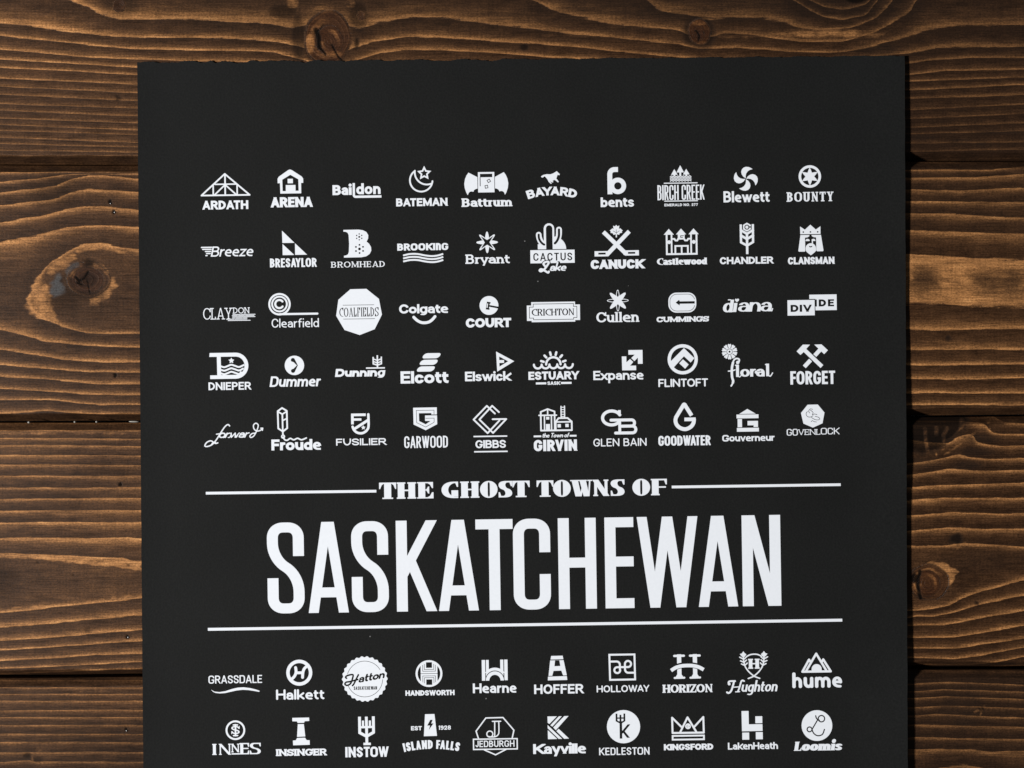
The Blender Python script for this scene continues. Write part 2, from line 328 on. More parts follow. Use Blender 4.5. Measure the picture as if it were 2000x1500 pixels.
def paint_4(S, X, Y):
    S['tone'] += .05 * (1 - smoothstep(500, 1500, X)) * (1 - smoothstep(1370, 1440, Y))
    st, li = S['stain_shade'], S['light']
    st[:] = np.maximum(st, .3 * smoothstep(1380, 1440, Y) * (1 - smoothstep(1700, 1750, X)) * (.4 + .6 * smoothstep(60, 220, X)))
    st[:] = np.maximum(st, .75 * oval(X, Y, 54, 1475, 9, 6, .5)); li[:] = np.maximum(li, .5 * crack(X, Y, ((61, 1472), (64, 1486)), 3)); li[:] = np.maximum(li, .35 * oval(X, Y, 76, 1464, 12, 6, .6)); st[:] = np.maximum(st, .5 * oval(X, Y, 74, 1483, 12, 5, .6))
    st[:] = np.maximum(st, oval(X, Y, 246, 1424, 2.8, 4, .3)); li[:] = np.maximum(li, .3 * oval(X, Y, 190, 1350, 60, 6, .7))
    st[:] = np.maximum(st, .55 * oval(X, Y, 1880, 1380, 60, 54, .7, .08)); st[:] = np.maximum(st, .35 * smoothstep(1700, 1780, X))
    st[:] = np.maximum(st, .9 * oval(X, Y, 1917, 1386, 7, 6, .5, .2)); li[:] = np.maximum(li, .6 * crack(X, Y, ((1904, 1390), (1916, 1384), (1922, 1380)), 4)); li[:] = np.maximum(li, .6 * crack(X, Y, ((1918, 1388), (1915, 1397)), 3)); li[:] = np.maximum(li, .4 * crack(X, Y, ((1922, 1378), (1934, 1368)), 5))
    st[:] = np.maximum(st, .7 * oval(X, Y, 1911, 1466, 6, 3, .5)); li[:] = np.maximum(li, .3 * oval(X, Y, 1914, 1474, 7, 5, .6)); li[:] = np.maximum(li, .4 * oval(X, Y, 1964, 1475, 8, 5, .6))


def wood_material():
    m, nt, b = new_mat('burnt_stained_wood')
    N, L = nt.nodes, nt.links
    def node(t, **kw):
        n = N.new(t)
        for k, v in kw.items(): setattr(n, k, v)
        return n
    def attr(n): a = node('ShaderNodeAttribute'); a.attribute_name = n; return a.outputs['Fac']
    def math_(op, a, b=None, c=None, clamp=False):
        n = node('ShaderNodeMath', operation=op, use_clamp=clamp)
        for i, v in enumerate((a, b, c)):
            if v is None: continue
            if isinstance(v, (int, float)): n.inputs[i].default_value = v
            else: L.new(v, n.inputs[i])
        return n.outputs[0]
    def noise(scale, detail=3., rough=.55, dist=0.):
        mp = node('ShaderNodeMapping'); mp.inputs['Scale'].default_value = scale
        L.new(tc.outputs['Object'], mp.inputs[0])
        n = node('ShaderNodeTexNoise'); n.inputs['Scale'].default_value = 1.; n.inputs['Detail'].default_value = detail
        n.inputs['Roughness'].default_value = rough; n.inputs['Distortion'].default_value = dist
        L.new(mp.outputs[0], n.inputs['Vector']); return n.outputs['Fac']
    def ramp(v, *stops):
        r = node('ShaderNodeValToRGB'); e = r.color_ramp.elements
        while len(e) < len(stops): e.new(.5)
        for el, (p, c) in zip(e, stops):
            el.position = p; el.color = (c, c, c, 1) if isinstance(c, (int, float)) else (*c, 1)
        L.new(v, r.inputs[0]); return r.outputs[0]
    def mix(f, a, b_, mode='MIX'):
        n = node('ShaderNodeMix', data_type='RGBA', blend_type=mode)
        for s, v in ((n.inputs[0], f), (n.inputs[6], a), (n.inputs[7], b_)):
            if isinstance(v, (int, float)): s.default_value = v
            elif isinstance(v, tuple): s.default_value = (*v, 1)
            else: L.new(v, s)
        return n.outputs[2]
    tc = node('ShaderNodeTexCoord')
    wav = noise((22, 260, 1), 4., .6); fib = noise((55, 1700, 1), 4., .65); fleck = noise((750, 1250, 1), 3., .75); cloud = noise((11, 26, 1), 4., .6); saw = noise((900, 30, 1), 2., .5)
    blot = noise((95, 190, 1), 5., .72)
    v = math_('ADD', attr('ring'), math_('MULTIPLY', math_('SUBTRACT', wav, .5), .30))
    wav2 = noise((130, 800, 1), 3., .6)
    v = math_('ADD', v, math_('MULTIPLY', math_('SUBTRACT', wav2, .5), .13))
    v = math_('ADD', v, math_('MULTIPLY', math_('SUBTRACT', fleck, .5), .14))
    f = math_('FRACT', v)
    prof = ramp(f, (0., .42), (.03, .05), (.3, .10), (.56, .22), (.76, .42), (.89, .80), (.95, 1.), (1., .95))
    line = math_('MULTIPLY', prof, attr('amp'))
    wl = noise((35, 300, 1), 3., .6)
    line = math_('MULTIPLY', line, ramp(wl, (.3, .62), (.65, 1.08)))
    le = node('ShaderNodeMapRange'); le.interpolation_type = 'SMOOTHSTEP'; le.inputs[1].default_value = .12; le.inputs[2].default_value = .95
    L.new(math_('ADD', attr('light'), math_('MULTIPLY', math_('MULTIPLY', math_('SUBTRACT', blot, .5), 1.1), math_('MULTIPLY', attr('light'), 2., clamp=True))), le.inputs[0])
    lit = math_('MULTIPLY', le.outputs[0], ramp(fib, (.25, .6), (.6, .9)))
    T = math_('ADD', math_('MAXIMUM', line, lit), math_('MULTIPLY', math_('SUBTRACT', cloud, .5), .22))
    T = math_('ADD', T, attr('tone'))
    T = math_('ADD', T, math_('MULTIPLY', math_('SUBTRACT', blot, .5), .42), clamp=True)
    base = ramp(T, (0., (.0305, .0140, .0065)), (.2, (.077, .0352, .0148)), (.48, (.196, .0895, .0330)), (.8, (.40, .183, .0650)), (1., (.54, .264, .098)))
    red = mix(math_('MULTIPLY', attr('red'), .72), base, mix(T, (.045, .0155, .0065), (.26, .10, .030)))
    fibm = ramp(fib, (.28, .46), (.5, 1.), (.75, 1.42))
    c = mix(1., red, fibm, 'MULTIPLY')
    c = mix(1., c, ramp(fleck, (.3, .48), (.52, 1.0), (.75, 1.48)), 'MULTIPLY')
    c = mix(1., c, ramp(saw, (.3, .88), (.7, 1.08)), 'MULTIPLY')
    c = mix(math_('MULTIPLY', attr('stain_shade'), .95), c, ramp(attr('stain_shade'), (.55, (.0135, .0105, .009)), (.95, (.004, .0035, .0033))))
    c = mix(math_('MULTIPLY', attr('cool_sheen'), ramp(fleck, (.35, .35), (.65, .95))), c, (.085, .09, .095))  # sheen beside the knot mixed in as a cool base colour
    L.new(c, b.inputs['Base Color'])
    rough = math_('ADD', .46, math_('MULTIPLY', math_('SUBTRACT', fib, .5), .5))
    rough = math_('SUBTRACT', rough, math_('MULTIPLY', attr('stain_shade'), .10), clamp=True)
    L.new(rough, b.inputs['Roughness']); L.new(math_('MULTIPLY_ADD', attr('stain_shade'), -.10, .14), b.inputs['Specular IOR Level'])
    h = math_('ADD', math_('MULTIPLY', prof, .5), math_('ADD', math_('MULTIPLY', fib, .55), math_('MULTIPLY', fleck, .5)))
    h = math_('SUBTRACT', h, math_('MULTIPLY', attr('stain_shade'), .5))
    bp = node('ShaderNodeBump'); bp.inputs['Strength'].default_value = .55; bp.inputs['Distance'].default_value = .00028
    L.new(h, bp.inputs['Height']); L.new(bp.outputs[0], b.inputs['Normal'])
    return m


WOOD = wood_material()
GAPS = [lambda x: np.full_like(x, -186.), lambda x: 319.4 - x * .0035 + 1.2 * np.sin(x / 150.), lambda x: 824.8 - x * .0064 + .8 * np.sin(x / 210.), lambda x: 1324.6 - x * .0082 + 1.2 * np.sin(x / 170. + 1), lambda x: np.full_like(x, 1826.)]
BEV, DEP = 15.0, 0.0062
BOARD_T = 0.021


def build_board(idx, label, fields, paint, amp_l, amp_r, parent):
    top, bot = GAPS[idx], GAPS[idx + 1]
    if idx == 0: xs = np.concatenate([np.linspace(-700, -50, 20), np.arange(-40, 2041, 2.6), np.linspace(2050, 2700, 20)])
    else: xs = np.concatenate([np.linspace(-700, -50, 20), np.arange(-40, 284, 2.), np.arange(284, 1758, 22.), np.arange(1758, 2041, 2.), np.linspace(2050, 2700, 20)])
    g0, g1 = top(xs) + 1.6, bot(xs) - 1.6
    hgt = float((g1 - g0).mean())
    dense = 2.0
    bev = np.array([0., .06, .2, .45, .7, .88, .96, 1.])
    n = int((hgt - 2 * BEV) / dense)
    if idx == 0: t_mid = np.concatenate([np.linspace(0, .34, 12)[:-1], np.linspace(.34, 1, int((hgt * .66) / dense))])
    elif idx == 3: t_mid = np.concatenate([np.linspace(0, .42, int(hgt * .42 / dense)), np.linspace(.42, 1, 20)[1:]])
    else: t_mid = np.linspace(0, 1, n)
    # rows: bevel, flat, bevel ; the bevel rows carry their own depth
    rows = []
    for b_ in bev[:-1]: rows.append(('t', b_))
    for t in t_mid: rows.append(('m', t))
    for b_ in bev[::-1][1:]: rows.append(('b', b_))
    wobt = 1.6 * np.sin(xs / 37. + idx) + 1.1 * np.sin(xs / 13.7 + 2 * idx); wobb = 1.6 * np.sin(xs / 31. + 3 + idx) + 1.2 * np.sin(xs / 12.1 + idx)
    bt = BEV + .4 * wobt; bb = BEV + .4 * wobb
    Y = np.empty((len(xs), len(rows))); Z = np.zeros_like(Y)
    for j, (k, t) in enumerate(rows):
        if k == 't': Y[:, j] = g0 + bt * t; Z[:, j] = -DEP * .62 * (1 - t) ** 1.25
        elif k == 'b': Y[:, j] = g1 - bb * t; Z[:, j] = -DEP * 1.3 * (1 - t) ** 1.25
        else: Y[:, j] = g0 + bt + (g1 - bb - g0 - bt) * t
    X = np.repeat(xs[:, None], len(rows), 1)
    a = ring_field(fields[0], X, Y)
    b_ = ring_field(fields[1], X, Y)
    w = smoothstep(500, 1500, X) if idx else smoothstep(700, 1400, X)
    if idx == 0: w = np.where(Y < 112, 0., w)
    S = {'ring': a * (1 - w) + b_ * w, 'stain_shade': np.zeros_like(X), 'light': np.zeros_like(X), 'tone': np.zeros_like(X), 'cool_sheen': np.zeros_like(X), 'red': np.zeros_like(X)}
    S['amp'] = amp_l(Y) * (1 - smoothstep(280, 1700, X)) + amp_r(Y) * smoothstep(280, 1700, X)
    # saw-cut chamfers: uneven staining plus painted-in shade, heavier on the lower one
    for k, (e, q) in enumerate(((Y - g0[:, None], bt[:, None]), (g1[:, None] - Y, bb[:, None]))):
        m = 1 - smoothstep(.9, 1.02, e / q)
        S['stain_shade'] = np.maximum(S['stain_shade'], m * ((.05, .24)[k] + .12 * np.sin(X / 41. + k * 2 + idx) * np.sin(X / 17. + idx)))
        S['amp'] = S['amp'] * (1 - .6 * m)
    paint(S, X, Y)
    S['tone'] -= (.05, .0, .04, .05)[idx] * smoothstep(900, 1760, X)
    wx, wy = plane_map(X, Y)
    nx_, ny_ = X.shape
    V = np.stack([wx, wy, Z], -1).reshape(-1, 3)
    ii = np.arange(nx_ * ny_).reshape(nx_, ny_)
    q = np.stack([ii[:-1, :-1], ii[:-1, 1:], ii[1:, 1:], ii[1:, :-1]], -1).reshape(-1, 4)
    # sides and underside
    V2 = V.reshape(nx_, ny_, 3)
    base = len(V)
    e_t = V2[:, 0].copy(); e_b = V2[:, -1].copy(); e_t[:, 2] = -BOARD_T; e_b[:, 2] = -BOARD_T
    V = np.concatenate([V, e_t, e_b])
    it = base + np.arange(nx_); ib = base + nx_ + np.arange(nx_)
    side = np.concatenate([np.stack([ii[:-1, 0], ii[1:, 0], it[1:], it[:-1]], -1), np.stack([ii[1:, -1], ii[:-1, -1], ib[:-1], ib[1:]], -1), np.stack([it[:-1], it[1:], ib[1:], ib[:-1]], -1)])
    F = np.concatenate([q, side])
    me = bpy.data.meshes.new('plank')
    me.vertices.add(len(V)); me.vertices.foreach_set('co', V.ravel())
    me.loops.add(len(F) * 4); me.loops.foreach_set('vertex_index', F.ravel())
    me.polygons.add(len(F)); me.polygons.foreach_set('loop_start', np.arange(len(F)) * 4); me.polygons.foreach_set('loop_total', np.full(len(F), 4))
    me.polygons.foreach_set('use_smooth', np.concatenate([np.ones(len(q), bool), np.zeros(len(side), bool)]))
    me.update(calc_edges=True); me.validate()
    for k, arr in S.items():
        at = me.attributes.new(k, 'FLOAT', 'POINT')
        full = np.zeros(len(V)); full[:base] = arr.ravel(); full[base:] = .8 if k == 'stain_shade' else 0
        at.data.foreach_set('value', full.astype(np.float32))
    me.materials.append(WOOD)
    o = bpy.data.objects.new('plank', me); col.objects.link(o); o.parent = parent; o['label'] = label
    return o


table = thing('plank_tabletop', 'dark stained tabletop of wide knotty planks lying beneath the black poster', 'tabletop')
cst = lambda v: (lambda y: np.full_like(y, v))
build_board(0, 'plank crossing above the top edge of the poster, two round knots', (P1L, P1R), paint_1, lambda y: .92 - .42 * smoothstep(110, 200, y), lambda y: .66 - .26 * smoothstep(150, 230, y), table)
build_board(1, 'plank with a big flame shaped knot left of the poster', (P2L, P2R), paint_2, cst(.88), cst(.85), table)
build_board(2, 'plank with a small tan ringed knot right of the poster', (P3L, P3R), paint_3, lambda y: .70 + .2 * smoothstep(960, 1060, y), cst(.85), table)
build_board(3, 'bottom plank with fine straight close grain', (P4L, P4R), paint_4, cst(.6), cst(.72), table)


# backing the boards are fixed to, closing the view through the gaps
bk = np.array([plane_map([-700, 2700, 2700, -700], [-186, -186, 1826, 1826])]).reshape(2, 4).T
BV = [(x, y, -BOARD_T - d) for d in (.0005, .0125) for x, y in bk]
mesh_obj('backing', BV, [(0, 1, 2, 3), (7, 6, 5, 4), (0, 4, 5, 1), (1, 5, 6, 2), (2, 6, 7, 3), (3, 7, 4, 0)], new_mat('dark_backing')[0], table)
table.children[-1].data.materials[0].node_tree.nodes['Principled BSDF'].inputs['Base Color'].default_value = (.01, .008, .006, 1)

# finishing nails set into the boards
nm_, nnt, nb = new_mat('dull_nail_steel'); nb.inputs['Base Color'].default_value = (.25, .245, .24, 1); nb.inputs['Metallic'].default_value = 1.; nb.inputs['Roughness'].default_value = .42
planks = [o for o in col.objects if o.name.startswith('plank') and o.type == 'MESH']
def nail(px, py, board, dx, dy):
    x, y = plane_map(px + dx, py + dy); r = .00055
    V = [(float(x), float(y), .00045)]; F = []
    for k, (rr, zz) in enumerate(((.55, .00040), (.9, .00022), (1., .00002))):
        for i in range(14):
            a = 2 * PI * i / 14; V.append((float(x) + r * rr * math.cos(a), float(y) + r * rr * math.sin(a), zz))
    for i in range(14):
        j = (i + 1) % 14; F.append((0, 1 + i, 1 + j))
        for k in range(2): F.append((1 + 14 * k + i, 15 + 14 * k + i, 15 + 14 * k + j, 1 + 14 * k + j))
    mesh_obj('nail_head', V, F, nm_, planks[board], smooth=True)
for q in ((215, 394, 1, 1.2, 3.4), (222, 414, 1, 2.2, .6), (246, 1424, 3, 1.5, 3.2), (249, 1244, 2, 1.6, 0.6)): nail(*q)

gm, gnt, gb = new_mat('dried_glue'); gb.inputs['Base Color'].default_value = (.30, .29, .26, 1); gb.inputs['Roughness'].default_value = .5
def glue(px, py, rx, ry):
    x, y = plane_map(px, py); V = []; F = []; n = 12
    for zz, k in ((-.0016, 1.), (-.0009, .8), (-.0006, .4)):
        for i in range(n): V.append((float(x) + rx * MM * k * math.cos(2*PI*i/n), float(y) + ry * MM * k * math.sin(2*PI*i/n), zz))
    for k in range(2):
        for i in range(n): F.append((n*k + i, n*k + (i+1) % n, n*k + n + (i+1) % n, n*k + n + i))
    F.append(tuple(range(2*n, 3*n)))
    mesh_obj('glue_drop', V, F, gm, planks[2], smooth=True)
for q in ((55, 825, 3, 2.2), (145, 824.2, 2.6, 2.), (187.5, 824, 2.6, 2.), (261, 823.6, 11, 1.6)): glue(*q)
# ------------------------------------------------------------------ printing engine: shapes -> one flat mesh of ink
GLYPHS = {
 'A': (.74, "~0,0s .47,1;.53,1 1,0s;.14,.28b .86,.28b"),
 'B': (.66, "0,0s 0,1s;0,1 .9,1r .9,.53r 0,.53;0,.53 1,.53r 1,0r 0,0"),
 'C': (.70, "1,.68vb 1,1r 0,1r 0,0r 1,0r 1,.32b"),
 'D': (.70, "0,0s 0,1s;0,1 1,1r 1,0r 0,0"),
 'E': (.58, "0,0s 0,1s;0,1 1,1v;0,.52 .88,.52;0,0 1,0v"),
 'F': (.55, "0,0s 0,1s;0,1 1,1v;0,.5 .88,.5"),
 'G': (.74, "1,.7vb 1,1r 0,1r 0,0r 1,0r 1,.43;1,.43 .58,.43b"),
 'H': (.72, "0,0s 0,1s;1,0s 1,1s;0,.51 1,.51"),
 'I': (0, "0,0s 0,1s"),
 'J': (.50, "1,1s 1,0r 0,0r 0,.3b"),
 'K': (.72, "0,0s 0,1s;1,1s 0,.37b;.34,.55b 1,0s"),
 'L': (.54, "0,1s 0,0s;0,0 1,0v"),
 'M': (.88, "~0,0s 0,1s;.02,1 .5,.08n;~.98,1 .5,.08n;1,0s 1,1s"),
 'N': (.74, "~0,0s 0,1s;.02,1 .98,0;~1,0 1,1s"),
 'O': (.78, "0,1r 1,1r 1,0r 0,0r z"),
 'P': (.64, "0,0s 0,1s;0,1 1,1r 1,.45r 0,.45"),
 'R': (.68, "0,0s 0,1s;0,1 .95,1r .95,.48r 0,.48;.5,.48b 1,0s"),
 'S': (.64, "1,.7vb 1,1r 0,1r 0,.56r 1,.44r 1,0r 0,0r 0,.3vb"),
 'T': (.62, ".5,0s .5,1;0,1v 1,1v"),
 'U': (.70, "0,1s 0,0r 1,0r 1,1s"),
 'V': (.72, "0,1s .48,0;~.52,0 1,1s"),
 'W': (1.04, "0,1s .25,0;~.28,0 .49,1;.51,1 .73,0;~.75,0 1,1s"),
 'X': (.70, "0,1s 1,0s;~0,0s 1,1s"),
 'Y': (.70, "0,1s .49,.43b;~1,1s .51,.43b;.5,.48 .5,0s"),
 'Z': (.62, "0,1v 1,1;1,1 0,0;0,0 1,0v"),
 'a': (.54, ".05,.74b .05,1r .98,1r .98,0;.98,.57b 0,.57r 0,0r .98,0r .98,.4b"),
 'b': (.58, "0,2 0,0;0,1r 1,1r 1,0r 0,0r z"),
 'c': (.53, "1,.66b 1,1r 0,1r 0,0r 1,0r 1,.34b"),
 'd': (.58, "1,2 1,0;0,1r 1,1r 1,0r 0,0r z"),
 'e': (.57, "0,.52b 1,.52b;1,.48b 1,1r 0,1r 0,0r .92,.0"),
 'f': (.38, ".3,0 .3,2r 1,2;0,1 .9,1"),
 'g': (.58, "0,1r 1,1r 1,0r 0,0r z;1,1 1,-1r .04,-1r .04,-.8b"),
 'h': (.56, "0,2 0,0;0,.5b 0,1r 1,1r 1,0"),
 'i': (0, "0,1 0,0;D"),
 'ı': (0, "0,1 0,0"),
 'j': (.2, "1,1 1,-1r 0,-1"),
 'k': (.58, "0,2 0,0;.96,1 0,.28b;.34,.5b 1,0"),
 'l': (0, "0,2 0,0"),
 'm': (.9, "0,1 0,0;0,.5b 0,1r .5,1r .5,0;.5,.5b .5,1r 1,1r 1,0"),
 'n': (.56, "0,1 0,0;0,.5b 0,1r 1,1r 1,0"),
 'o': (.60, "0,1r 1,1r 1,0r 0,0r z"),
 'p': (.58, "0,1 0,-1;0,1r 1,1r 1,0r 0,0r z"),
 'r': (.36, "0,1 0,0;0,.4b 0,1r 1,1"),
 's': (.50, ".96,.74b .96,1r .02,1r .02,.56r 1,.44r 1,0r 0,0r 0,.26b"),
 't': (.38, ".3,1.6 .3,0r 1,0;0,1 .95,1"),
 'u': (.56, "0,1 0,0r 1,0r 1,.5b;1,1 1,0"),
 'v': (.56, "0,1 .48,0;.52,0 1,1"),
 'w': (.86, "0,1 .25,0;.27,0 .49,1;.51,1 .73,0;.75,0 1,1"),
 'x': (.56, "0,1 1,0;0,0 1,1"),
 'y': (.56, "0,1 .5,.02b;1,1 .42,-1"),
 'z': (.50, "0,1 1,1;1,1 0,0;0,0 1,0"),
 '1': (.30, ".9,0 .9,1;.05,.78b .9,1"),
 '2': (.55, "0,.7 0,1r 1,1r 1,.55r .1,.05b;0,0 1,0"),
 '7': (.55, "0,1 1,1;.98,1 .35,0"),
 '8': (.58, ".06,1r .94,1r .94,.53r .06,.53r z;0,.53r 1,.53r 1,0r 0,0r z"),
 '9': (.56, "1,.46b 0,.46r 0,1r 1,1r 1,0r .05,0r .05,.15b"),
 '.': (0, "0,0 0,.02b"),
 ' ': (.26, ""),
}
DIDONE = {  # high contrast capitals whose curves end in a hairline with a beak
 'S': (.64, "1,1v 0,1r 0,.57r 1,.45r 1,0r 0,0v"), 'C': (.70, "1,1v 0,1r 0,0r 1,.0"),
 'G': (.76, "1,1v 0,1r 0,0r 1,0;1,.06b 1,.42b;.66,.42b 1,.42"),
}
LOWSERIF = {  # slab positions (x, y, sides) on lower-case letters
 'a': [(.98, 0, 1)], 'b': [(0, 2, -1)], 'd': [(1, 2, -1), (1, 0, 1)], 'h': [(0, 2, -1), (0, 0, 0), (1, 0, 0)],
 'i': [(0, 1, -1), (0, 0, 0)], 'k': [(0, 2, -1), (0, 0, 0), (1, 0, 0), (.96, 1, 0)], 'l': [(0, 2, -1), (0, 0, 0)],
 'm': [(0, 1, -1), (0, 0, 0), (.5, 0, 0), (1, 0, 0)], 'n': [(0, 1, -1), (0, 0, 0), (1, 0, 0)], 'r': [(0, 1, -1), (0, 0, 0)],
 'u': [(0, 1, -1), (1, 1, -1), (1, 0, 1)], 'y': [(0, 1, 0), (1, 1, 0)], 'w': [(0, 1, 0), (1, 1, 0)], 'v': [(0, 1, 0), (1, 1, 0)],
}
KERN = {'AT': -.12, 'TA': -.12, 'AY': -.14, 'YA': -.14, 'AV': -.14, 'WA': -.1, 'AW': -.1, 'LT': -.1, 'LY': -.1, 'LO': -.03,
        'RT': -.04, 'FA': -.08, 'RV': -.04, 'VE': -.04, 'OV': -.03, 'FO': -.03, 'AR': -.0, 'AD': -.02, 'TO': -.04, 'OW': -.03}


def FS(wx, wy=None, k=.56, rmax=9., xh=.72, asc=1., desc=.26, slant=0., sp=.1, serif=None, cap='sq', n=5):
    return dict(wx=wx, wy=wx * .88 if wy is None else wy, k=k, rmax=rmax, xh=xh, asc=asc, desc=desc, slant=slant,
                sp=sp, serif=serif, cap=cap, n=n)  # pen widths, corner radius etc. as fractions of the cap height


def disc_poly(x, y, rx, ry=None, n=20, a0=0.):
    ry = rx if ry is None else ry
    return [(x + rx * math.cos(a0 + 2 * PI * i / n), y + ry * math.sin(a0 + 2 * PI * i / n)) for i in range(n)]


def stroke_polys(pts, wx, wy=None, closed=False, cap='sq', butt=(False, False), join='miter', dext=1.):
    wy = wx if wy is None else wy
    q = [(p[0] / wx, p[1] / wy) for p in pts]
    r = [q[0]]
    for p in q[1:]:
        if math.hypot(p[0] - r[-1][0], p[1] - r[-1][1]) > 1e-4: r.append(p)
    if closed and math.hypot(r[0][0] - r[-1][0], r[0][1] - r[-1][1]) < 1e-4: r.pop()
    q = r
    n = len(q)
    if n < 2: return [[(a * wx, b * wy) for a, b in disc_poly(q[0][0], q[0][1], .5, n=14)]]
    h = .5
    out = []
    ns = n if closed else n - 1
    ds = []
    for i in range(ns):
        a, b = q[i], q[(i + 1) % n]
        L = math.hypot(b[0] - a[0], b[1] - a[1])
        ds.append(((b[0] - a[0]) / L, (b[1] - a[1]) / L))
    for i in range(ns):
        a, b, d = q[i], q[(i + 1) % n], ds[i]
        if not closed and cap == 'sq':
            e = h * (dext if min(abs(d[0]), abs(d[1])) > .03 else 1.)
            if i == 0 and not butt[0]: a = (a[0] - d[0] * e, a[1] - d[1] * e)
            if i == ns - 1 and not butt[1]: b = (b[0] + d[0] * e, b[1] + d[1] * e)
        nx, ny = -d[1] * h, d[0] * h
        out.append([(a[0] - nx, a[1] - ny), (b[0] - nx, b[1] - ny), (b[0] + nx, b[1] + ny), (a[0] + nx, a[1] + ny)])
    for i in range(0 if closed else 1, n if closed else n - 1):
        d0, d1 = ds[i - 1], ds[i % ns]
        cr = d0[0] * d1[1] - d0[1] * d1[0]
        dt = d0[0] * d1[0] + d0[1] * d1[1]
        if abs(cr) < 1e-5 and dt > 0: continue
        p = q[i]
        if join == 'round' and dt < .9:
            out.append(disc_poly(p[0], p[1], h, n=16)); continue
        s = -1 if cr > 0 else 1
        n0 = (-d0[1] * h * s, d0[0] * h * s); n1 = (-d1[1] * h * s, d1[0] * h * s)
        A = (p[0] + n0[0], p[1] + n0[1]); B = (p[0] + n1[0], p[1] + n1[1])
        if dt > -.75:
            m = (n0[0] + n1[0], n0[1] + n1[1]); mm = m[0] ** 2 + m[1] ** 2
            f = 2 * h * h / mm
            out.append([p, A, (p[0] + m[0] * f, p[1] + m[1] * f), B])
        else:
            out.append([p, A, B])
    if cap == 'round' and not closed:
        for e in (0, -1): out.append(disc_poly(q[e][0], q[e][1], h, n=14))
    return [[(a * wx, b * wy) for a, b in P] for P in out]


def round_path(nodes, closed, n=5, k=.56, rmaxx=1e9, rmaxy=1e9):
    """nodes: (x, y, rounded) -> sampled polyline with rounded corners"""
    N = len(nodes); pts = []
    for i, (x, y, rd) in enumerate(nodes):
        if not rd or (not closed and i in (0, N - 1)):
            pts.append((x, y)); continue
        ends = []
        for j in (i - 1, (i + 1) % N):
            ox, oy, ord_ = nodes[j]
            if not closed and j in (0, N - 1): ord_ = False
            L = math.hypot(ox - x, oy - y)
            ux, uy = (ox - x) / L, (oy - y) / L
            av = L * .5 if ord_ else L
            lim = math.hypot(ux * rmaxx, uy * rmaxy) * float(rd)
            ends.append([ux, uy, min(av, lim), ord_])
        for e, f in ((0, 1), (1, 0)):
            if not ends[e][3]: ends[e][2] = min(ends[e][2], 1.2 * ends[f][2])
        a = (x + ends[0][0] * ends[0][2], y + ends[0][1] * ends[0][2])
        b = (x + ends[1][0] * ends[1][2], y + ends[1][1] * ends[1][2])
        c0 = (a[0] + (x - a[0]) * k, a[1] + (y - a[1]) * k); c1 = (b[0] + (x - b[0]) * k, b[1] + (y - b[1]) * k)
        for s in range(n + 1):
            t = s / n; u = 1 - t
            pts.append((u**3 * a[0] + 3 * u*u*t * c0[0] + 3 * u*t*t * c1[0] + t**3 * b[0],
                        u**3 * a[1] + 3 * u*u*t * c0[1] + 3 * u*t*t * c1[1] + t**3 * b[1]))
    return pts


def clip_y(P, lo, hi):
    for sgn, lim in ((1, lo), (-1, -hi)):
        R = []
        for i in range(len(P)):
            a, b = P[i - 1], P[i]
            fa, fb = sgn * a[1] - lim, sgn * b[1] - lim
            if (fa >= 0) != (fb >= 0):
                t = fa / (fa - fb); R.append((a[0] + (b[0] - a[0]) * t, a[1] + (b[1] - a[1]) * t))
            if fb >= 0: R.append(b)
        P = R
        if len(P) < 3: return []
    return P


